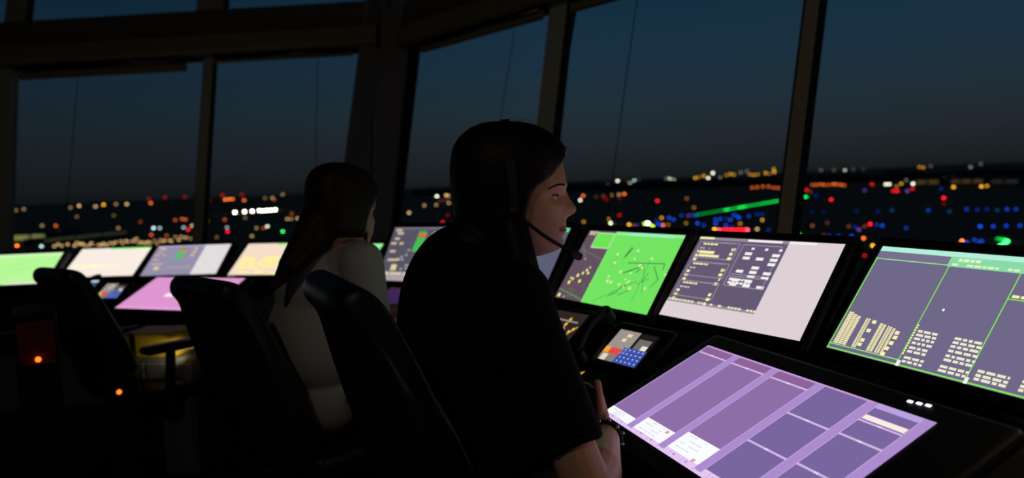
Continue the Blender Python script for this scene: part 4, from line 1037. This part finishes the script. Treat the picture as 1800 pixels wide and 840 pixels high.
# left windows
many([(28, 371, .25), (42, 369, .3), (124, 366, .3), (139, 363, .7), (168, 364, .6), (204, 360, .35), (223, 360, .7), (74, 398, .35), (83, 410, .6), (208, 402, .35), (338, 398, .8), (364, 389, .35), (381, 418, .2), (443, 416, .5), (466, 349, .25), (479, 349, .45), (497, 343, .45), (505, 386, .55), (523, 385, .6), (512, 386, .4), (451, 402, .4), (135, 382, .2), (200, 380, .15), (431, 384, .25), (62, 434, .3), (240, 421, .5)], 'tan', 'city_lamp', 'faint tan street lamp in the dark town beyond the left windows', 'tan town lamps beyond the left windows')
many([(98, 398, .5), (265, 358, .7), (266, 414, .55), (293, 415, .35), (308, 388, .4), (320, 386, .5), (326, 387, .5), (396, 352, 1.0), (403, 351, .9), (409, 351, .8), (429, 353, .75), (395, 387, .4), (366, 353, .4), (482, 352, .3), (513, 377, .3), (463, 402, .35), (536, 373, .3), (113, 409, .2), (247, 391, .2), (105, 408, .25)], 'orange', 'city_lamp', 'orange street lamp in the dark town beyond the left windows', 'orange town lamps beyond the left windows')
many([(262, 350, .25), (290, 347, .22), (325, 346, .2), (391, 343, .35), (425, 342, .25), (23, 394, .35)], 'red', 'obstruction_light', 'dim red mast light above the skyline in the left windows', 'dim red mast lights at left')
many([(413, 374.5), (430, 373.5), (443.5, 372.5), (456, 371.5), (462, 372), (469, 371), (476, 371), (484, 370)], 'white', 'floodlight', 'bright white floodlight in the short row beyond the left windows', 'white floodlight row at left', 2.6, 2.0)
rd = random.Random(21)
many([(97 + k * 5.4 + rd.uniform(-2, 2), 433.5 - k * .245 - 3.5 * math.sin(k * .35) * (k % 2) + rd.uniform(-2, 2) - max(0, (k - 36)) * .5, rd.uniform(.3, .6)) for k in range(45)], 'tan', 'apron_lamp', 'pale apron lamp in the long string above the cream-white monitor', 'string of pale apron lamps at left')
lamp(182, 361, 'amber', .9, 'city_lamp', 'yellow town lamp on the horizon of the left window')
lamp(30, 433, 'orange', 1.4, 'city_lamp', 'bright orange lamp at the left edge just above the pale green monitor')
lamp(73, 434, 'cool', .8, 'city_lamp', 'pale bluish lamp just above the pale green monitor')
lamp(270, 402, 'cool', .95, 'city_lamp', 'pale cyan lamp in the left window, brighter of a close pair')
lamp(281, 402, 'cool', .55, 'city_lamp', 'pale cyan lamp in the left window, dimmer of a close pair')
lamp(323, 401, 'cool', .5, 'city_lamp', 'bluish white lamp just left of the thin mullion, beside a red one')
lamp(331, 405, 'red', 1.0, 'obstruction_light', 'red lamp just left of the thin mullion of the left facade')
lamp(400, 408, 'red', 1.1, 'obstruction_light', 'red lamp above the violet-grey monitor right of the thin mullion')
lamp(399, 401, 'cool', .4, 'city_lamp', 'bluish lamp right above the red lamp near the thin mullion')
lamp(470, 399, 'white', .8, 'city_lamp', 'white lamp left of the hair of the woman in white')
lamp(497, 408, 'bgreen', 1.0, 'airfield_beacon', 'single bright green lamp left of the woman in white')
lamp(219, 408, 'green', .25, 'airfield_beacon', 'faint green lamp beside the long pale terminal roof')
# between the pillar and the woman in black
many([(747, 341, .55), (762, 339, .5), (784, 344, .8), (788, 345, .7), (746, 362, .5), (767, 361, .5), (789, 358, .6), (757, 340, .3)], 'tan', 'city_lamp', 'tan town lamp in the window between the pillar and the woman in black', 'tan lamps beside the pillar')
many([(774, 354, .3), (782, 353, .3), (789, 352, .35), (1048, 347, .25), (1060, 345, .3)], 'brown', 'city_lamp', 'dim brown town lamp on either side of the head of the woman in black', 'dim brown lamps by the head')
lamp(768, 346, 'white', 1.1, 'city_lamp', 'bright white lamp between the pillar and the head of the woman in black')
lamp(719, 375, 'tan', .9, 'city_lamp', 'pale lamp touching the right edge of the pillar')
lamp(778, 392, 'red', .75, 'obstruction_light', 'red lamp above the dark grey data monitor')
lamp(787, 379, 'red', .2, 'obstruction_light', 'very dim red lamp above the dark grey data monitor')
# right windows: horizon
many([(1068, 325, .35), (1123, 317, .25), (1171, 315, .4), (1266, 313, .45), (1302, 303, .4), (1443, 299, .25), (1466, 299, .2), (1500, 298, .15), (1518, 299, .15), (1585, 313, .5), (1593, 318, .35), (1636, 292, .2), (1706, 295, .5), (1724, 288, .25), (1313, 301, .35)], 'grey', 'city_lamp', 'faint grey lamp on the horizon of the right windows', 'grey horizon lamps at right')
many([(1101, 321, .5), (1222, 314, .8), (1228, 313, .5), (1237, 309, .6), (1277, 308, .4), (1284, 306, .55), (1290, 307, .45), (1318, 308, .6), (1325, 309, .65), (1332, 308, .6), (1346, 304, .6), (1353, 307, .5), (1361, 302, .7), (1360, 297, .45), (1616, 295, .6), (1623, 296, .5)], 'amber', 'city_lamp', 'amber town lamp along the horizon in the right windows', 'amber horizon lamps at right')
many([(1107, 323, .5), (1177, 315, .6), (1184, 317, .7), (1245, 314, .85), (1253, 304, .85), (1605, 324, .9), (1615, 323, .95), (1623, 323, .6), (1557, 325, .75), (1563, 325, .8), (1485, 300, .8)], 'white', 'city_lamp', 'pale white town lamp near the horizon in the right windows', 'pale white horizon lamps at right')
lamp(1085.5, 319.5, 'white', 1.6, 'floodlight', 'brightest white lamp on the horizon right of the face')
lamp(1115, 318.5, 'cool', .8, 'city_lamp', 'pale green-white lamp on the horizon, next right of the brightest one')
lamp(1025, 345, 'orange', .9, 'city_lamp', 'orange lamp just right of the nose of the woman in black')
lamp(1020, 353, 'white', .95, 'city_lamp', 'white lamp just right of the nose, below the orange one')
lamp(1075, 344, 'amber', .35, 'city_lamp', 'dim amber lamp left of the grey and orange pair')
lamp(1088, 343, 'tan', .55, 'city_lamp', 'tan lamp touching an orange lamp below the brightest white lamp')
lamp(1097.5, 342, 'orange', .95, 'city_lamp', 'orange lamp touching a tan lamp below the brightest white lamp')
many([(1066, 352, .2), (1089, 349, .2), (1063, 348, .2), (1089, 379, .5)], 'red', 'obstruction_light', 'dim red lamp between the face and the single bright red lamp', 'dim red lamps right of the face')
lamp(1155.5, 354, 'red', 1.1, 'obstruction_light', 'single bright red lamp above the green map monitor')
many([(1322, 331, .5), (1331, 330, .5), (1341, 329, .5), (1351, 329, .5), (1359, 331, .4), (1365, 331, .4), (1371, 332, .4), (1410, 327, .5), (1428, 326, .45), (1435, 326, .5), (1442, 325, .5), (1448, 326, .6), (1464, 325, .65), (1470, 325, .6), (1478, 326, .6), (1484, 327, .45), (1456, 326, .4)], 'orange', 'street_lamp', 'orange street lamp in the row crossing behind the right mullion', 'orange street lamps by the right mullion')
many([(1207, 350, .3), (1220, 366, .4), (1026, 391, .6), (1069, 386, .55), (1163, 384, .8), (1175, 396, .35), (1301, 394, .55), (1206, 393, .4), (1340, 388, .75), (1653, 318, .7), (1735, 328, .6), (1676, 330, .95), (1725, 329, .95), (1785, 325, .8), (1584, 324, .6), (1576, 329, .4)], 'amber', 'airfield_lamp', 'amber lamp scattered over the dark airfield beyond the right windows', 'amber airfield lamps')
lamp(1073.5, 393.5, 'white', 1.3, 'airfield_lamp', 'pale yellow-white lamp above the left half of the green map monitor')
lamp(1106, 396, 'amber', 1.6, 'airfield_lamp', 'yellow lamp above the middle of the green map monitor')
lamp(1115, 398, 'brown', .6, 'airfield_lamp', 'orange-brown lamp beside the yellow lamp above the green map monitor')
lamp(1138.5, 394, 'white', 3.0, 'vehicle_light', 'very bright white lamp with a yellow-green fringe above the green map monitor', None, 2.4)
many([(1133, 394, 1.0), (1146, 398, .9), (1148, 399, .8)], 'lime', 'airfield_lamp', 'yellow-green lamp touching the very bright white lamp', 'yellow-green lamps')
many([(1120, 396, .35), (1153, 388, .4), (1157, 394, 1.0), (1162, 397, .8), (1176, 384, 1.1), (1184, 387, 1.0), (1198, 380, .6), (1223, 380, .7), (1226, 394, 1.1), (1237, 397, .6), (1258, 387, .9), (1258, 394, 1.1), (1266, 386, .9), (1276, 386, .4), (1276, 397, .9), (1284, 387, 1.0), (1287, 400, .4), (1290, 379, .8), (1296, 381, .7), (1299, 384, 1.0), (1316, 381, .7), (1331, 378, .4), (1340, 378, .4), (1351, 405, .4),
      (1427, 374, .15), (1448, 374, .15), (1506, 372, .2), (1543, 373, .25), (1632, 371, .6), (1699, 369, .6), (1718, 370, .35), (1735, 369, .3), (1770, 369, .7), (1786, 369, .6), (1503, 400, .4), (1541, 396, .5), (1551, 398, .9), (1593, 402, .5), (1723, 399, 1.2), (1746, 399, .8), (1769, 398, .7), (1793, 398, .7), (1457, 416, .6), (1474, 416, .6), (1497, 417, 1.0), (1699, 427, .9), (1713, 423, .7), (1721, 426, .7), (1726, 425, .7), (1435, 345, .25), (1654, 333, .3)], 'blue', 'taxiway_light', 'blue taxiway light glowing on the dark airfield beyond the right windows', 'blue taxiway lights', 1.0)
many([(1218, 379, .5), (1568, 371, .3), (1669, 373, .3), (1753, 371, .3)], 'teal', 'taxiway_light', 'dim teal taxiway light beyond the right windows', 'teal taxiway lights')
many([(1210, 380, .5), (1510, 405, .7), (1595, 337, .6), (1520, 336, .4)], 'violet', 'airfield_lamp', 'dim violet lamp beyond the right windows', 'violet lamps')
many([(1226 + k * 4.9, 378.5 - k * .84, (.35 if k < 10 else .6) + (.5 if k in (10, 11, 15, 16, 17) else 0) + (.1 if k > 22 else 0)) for k in range(30)], 'green', 'runway_light', 'green runway light in the slanting line left of the right mullion', 'green runway centre line', 1.0)
many([(1408, 349), (1412, 348), (1417, 347)], 'green', 'runway_light', 'green runway light just right of the right mullion', 'green lights right of the mullion', 1.3)
many([(1398, 412.2), (1401, 412.6), (1405, 413)], 'green', 'runway_light', 'green runway light just above the top edge of the pale grey monitor', 'green lights above the grey monitor', 1.3)
many([(1753, 421, .5), (1757, 421.5, .6), (1761, 422, .7), (1765, 423, .9)], 'green', 'runway_light', 'small green runway light above the green hook of lights at the right edge', 'small green lights at the right edge')
many([(1757, 433), (1761, 431.5), (1765, 429.5), (1769, 427.5), (1772, 425), (1768, 424)], 'bgreen', 'runway_light', 'bright green runway light in the hook above the rightmost monitor', 'bright green hook of lights', 1.1)
many([(1270 + k * 5, 405.2 - k * .05) for k in range(9)], 'red', 'stop_bar_light', 'bright red stop bar light in the red strip above the pale grey monitor', 'red stop bar', 1.6)
lamp(1256, 404, 'amber', 2.2, 'airfield_lamp', 'yellow lamp at the left end of the red strip of lights')
lamp(1264, 405, 'pink', 1.2, 'stop_bar_light', 'pink lamp next to the yellow one in the red strip of lights')
lamp(1314, 405, 'pink', 1.3, 'stop_bar_light', 'pink lamp at the right end of the red strip of lights')
lamp(1331, 404, 'tan', .8, 'airfield_lamp', 'salmon lamp just right of the red strip of lights')
lamp(1166, 396.5, 'orange', 1.0, 'airfield_lamp', 'orange-red lamp among blue ones above the right end of the green map monitor')
lamp(1418, 335, 'red', .8, 'obstruction_light', 'red lamp just right of the right mullion below the orange row')
lamp(1461, 352, 'red', 1.0, 'obstruction_light', 'red lamp in the dark field, first right of the right mullion')
lamp(1659, 349, 'red', 1.1, 'obstruction_light', 'red lamp in the dark field above the rightmost monitor')
lamp(1529.5, 395, 'red', 1.4, 'obstruction_light', 'bright red lamp above the gap between the two right monitors')
lamp(1659, 359, 'red', .15, 'obstruction_light', 'very faint red reflection lamp below the red lamp above the rightmost monitor')
many([(1533, 325, .6), (1570, 337, .7), (1577, 337, .9), (1604, 333, .6), (1623, 315, .4), (1728, 313, .5), (1767, 311, .8)], 'red', 'vehicle_light', 'small red lamp by the lit terminal row in the rightmost window', 'red lamps by the far terminals')
many([(1492, 399, .4), (1428, 398, .6), (1454, 393, .3), (1448, 415, .35), (1425, 339, .3), (1520, 399, .4)], 'brown', 'airfield_lamp', 'dim brownish lamp on the airfield right of the right mullion', 'brownish airfield lamps')
lamp(1665, 316, 'white', 1.6, 'floodlight', 'brightest cream floodlight over the far terminals')
many([(1706, 318, 1.1), (1734, 318, 1.3), (1738, 312, .7), (1756, 317, .8), (1771, 314, .6), (1798, 315, .7)], 'white', 'floodlight', 'cream floodlight over the far terminals in the rightmost window', 'cream floodlights at right')
lamp(1518, 420, 'orange', 1.2, 'apron_lamp', 'orange lamp between the two right monitors, the topmost of four')
lamp(1534, 433, 'amber', 1.6, 'apron_lamp', 'yellow lamp beside the corner of the rightmost monitor')
lamp(1508, 441, 'amber', 1.6, 'apron_lamp', 'yellow lamp beside the corner of the pale grey monitor')
lamp(1520, 450, 'red', .5, 'apron_lamp', 'dim red lamp lowest in the gap between the two right monitors')
lamp(1691, 425, 'orange', 2.2, 'apron_lamp', 'bright orange-yellow lamp above the rightmost monitor')

# lit buildings on the airfield
def building(label, px, py, w_px, h_m, dep, win, wcol, wl, roofcol=None, slope=0.0):
    a, _ = ground_hit(px - w_px / 2, py + slope); b, _ = ground_hit(px + w_px / 2, py - slope)
    d = (b - a); L = math.hypot(d.x, d.y); ang = math.atan2(d.y, d.x); c = (a + b) / 2; c.z = min(a.z, b.z)
    t = thing('terminal_building', label, 'building', c, ang)
    bm = bmesh.new(); box(bm, Vector((0, dep / 2, h_m / 2)), (L, dep, h_m)); bm_obj('walls', bm, mat('concrete', (70, 72, 68), .9, noise=.1, scale=.1), t)
    bm = bmesh.new(); box(bm, Vector((0, dep / 2, h_m + .4)), (L + 1.5, dep + 1.5, .8)); bm_obj('roof', bm, mat('pale_roof', (90, 92, 84), .9), t)
    for (u0, u1, v0, v1) in win:
        bm = bmesh.new(); box(bm, Vector(((u0 + u1 - 1) / 2 * L, -.2, (v0 + v1) / 2 * h_m)), ((u1 - u0) * L, .3, (v1 - v0) * h_m), None, 0)
        bm_obj('lit_window', bm, emit('lit_%s_%.2f' % (wcol, wl), HUE[wcol], wl, False), t)
    return t
building('low terminal with bright yellow-green windows at the left window edge', 50, 428, 62, 16, 60, [(.02, .55, .35, .85), (.62, .98, .4, .9)], 'paleyel', .30)
building('long dim terminal pier slanting away beyond the left window', 150, 425, 150, 12, 30, [(.02, .34, .6, .9), (.36, .66, .6, .9), (.68, .98, .6, .9)], 'haze', .10, None, 9)
building('low lit terminal far off at the right, left of three', 1630, 327, 44, 20, 60, [(.05, .45, .3, .8), (.55, .95, .3, .8)], 'tan', .10)
building('low lit terminal far off at the right, middle of three', 1700, 326, 60, 22, 60, [(.04, .3, .3, .7), (.36, .62, .3, .7), (.7, .96, .3, .7)], 'tan', .09)
building('low lit terminal far off at the right, rightmost of three', 1766, 327, 52, 22, 60, [(.05, .45, .3, .7), (.55, .95, .3, .7)], 'grey', .08)
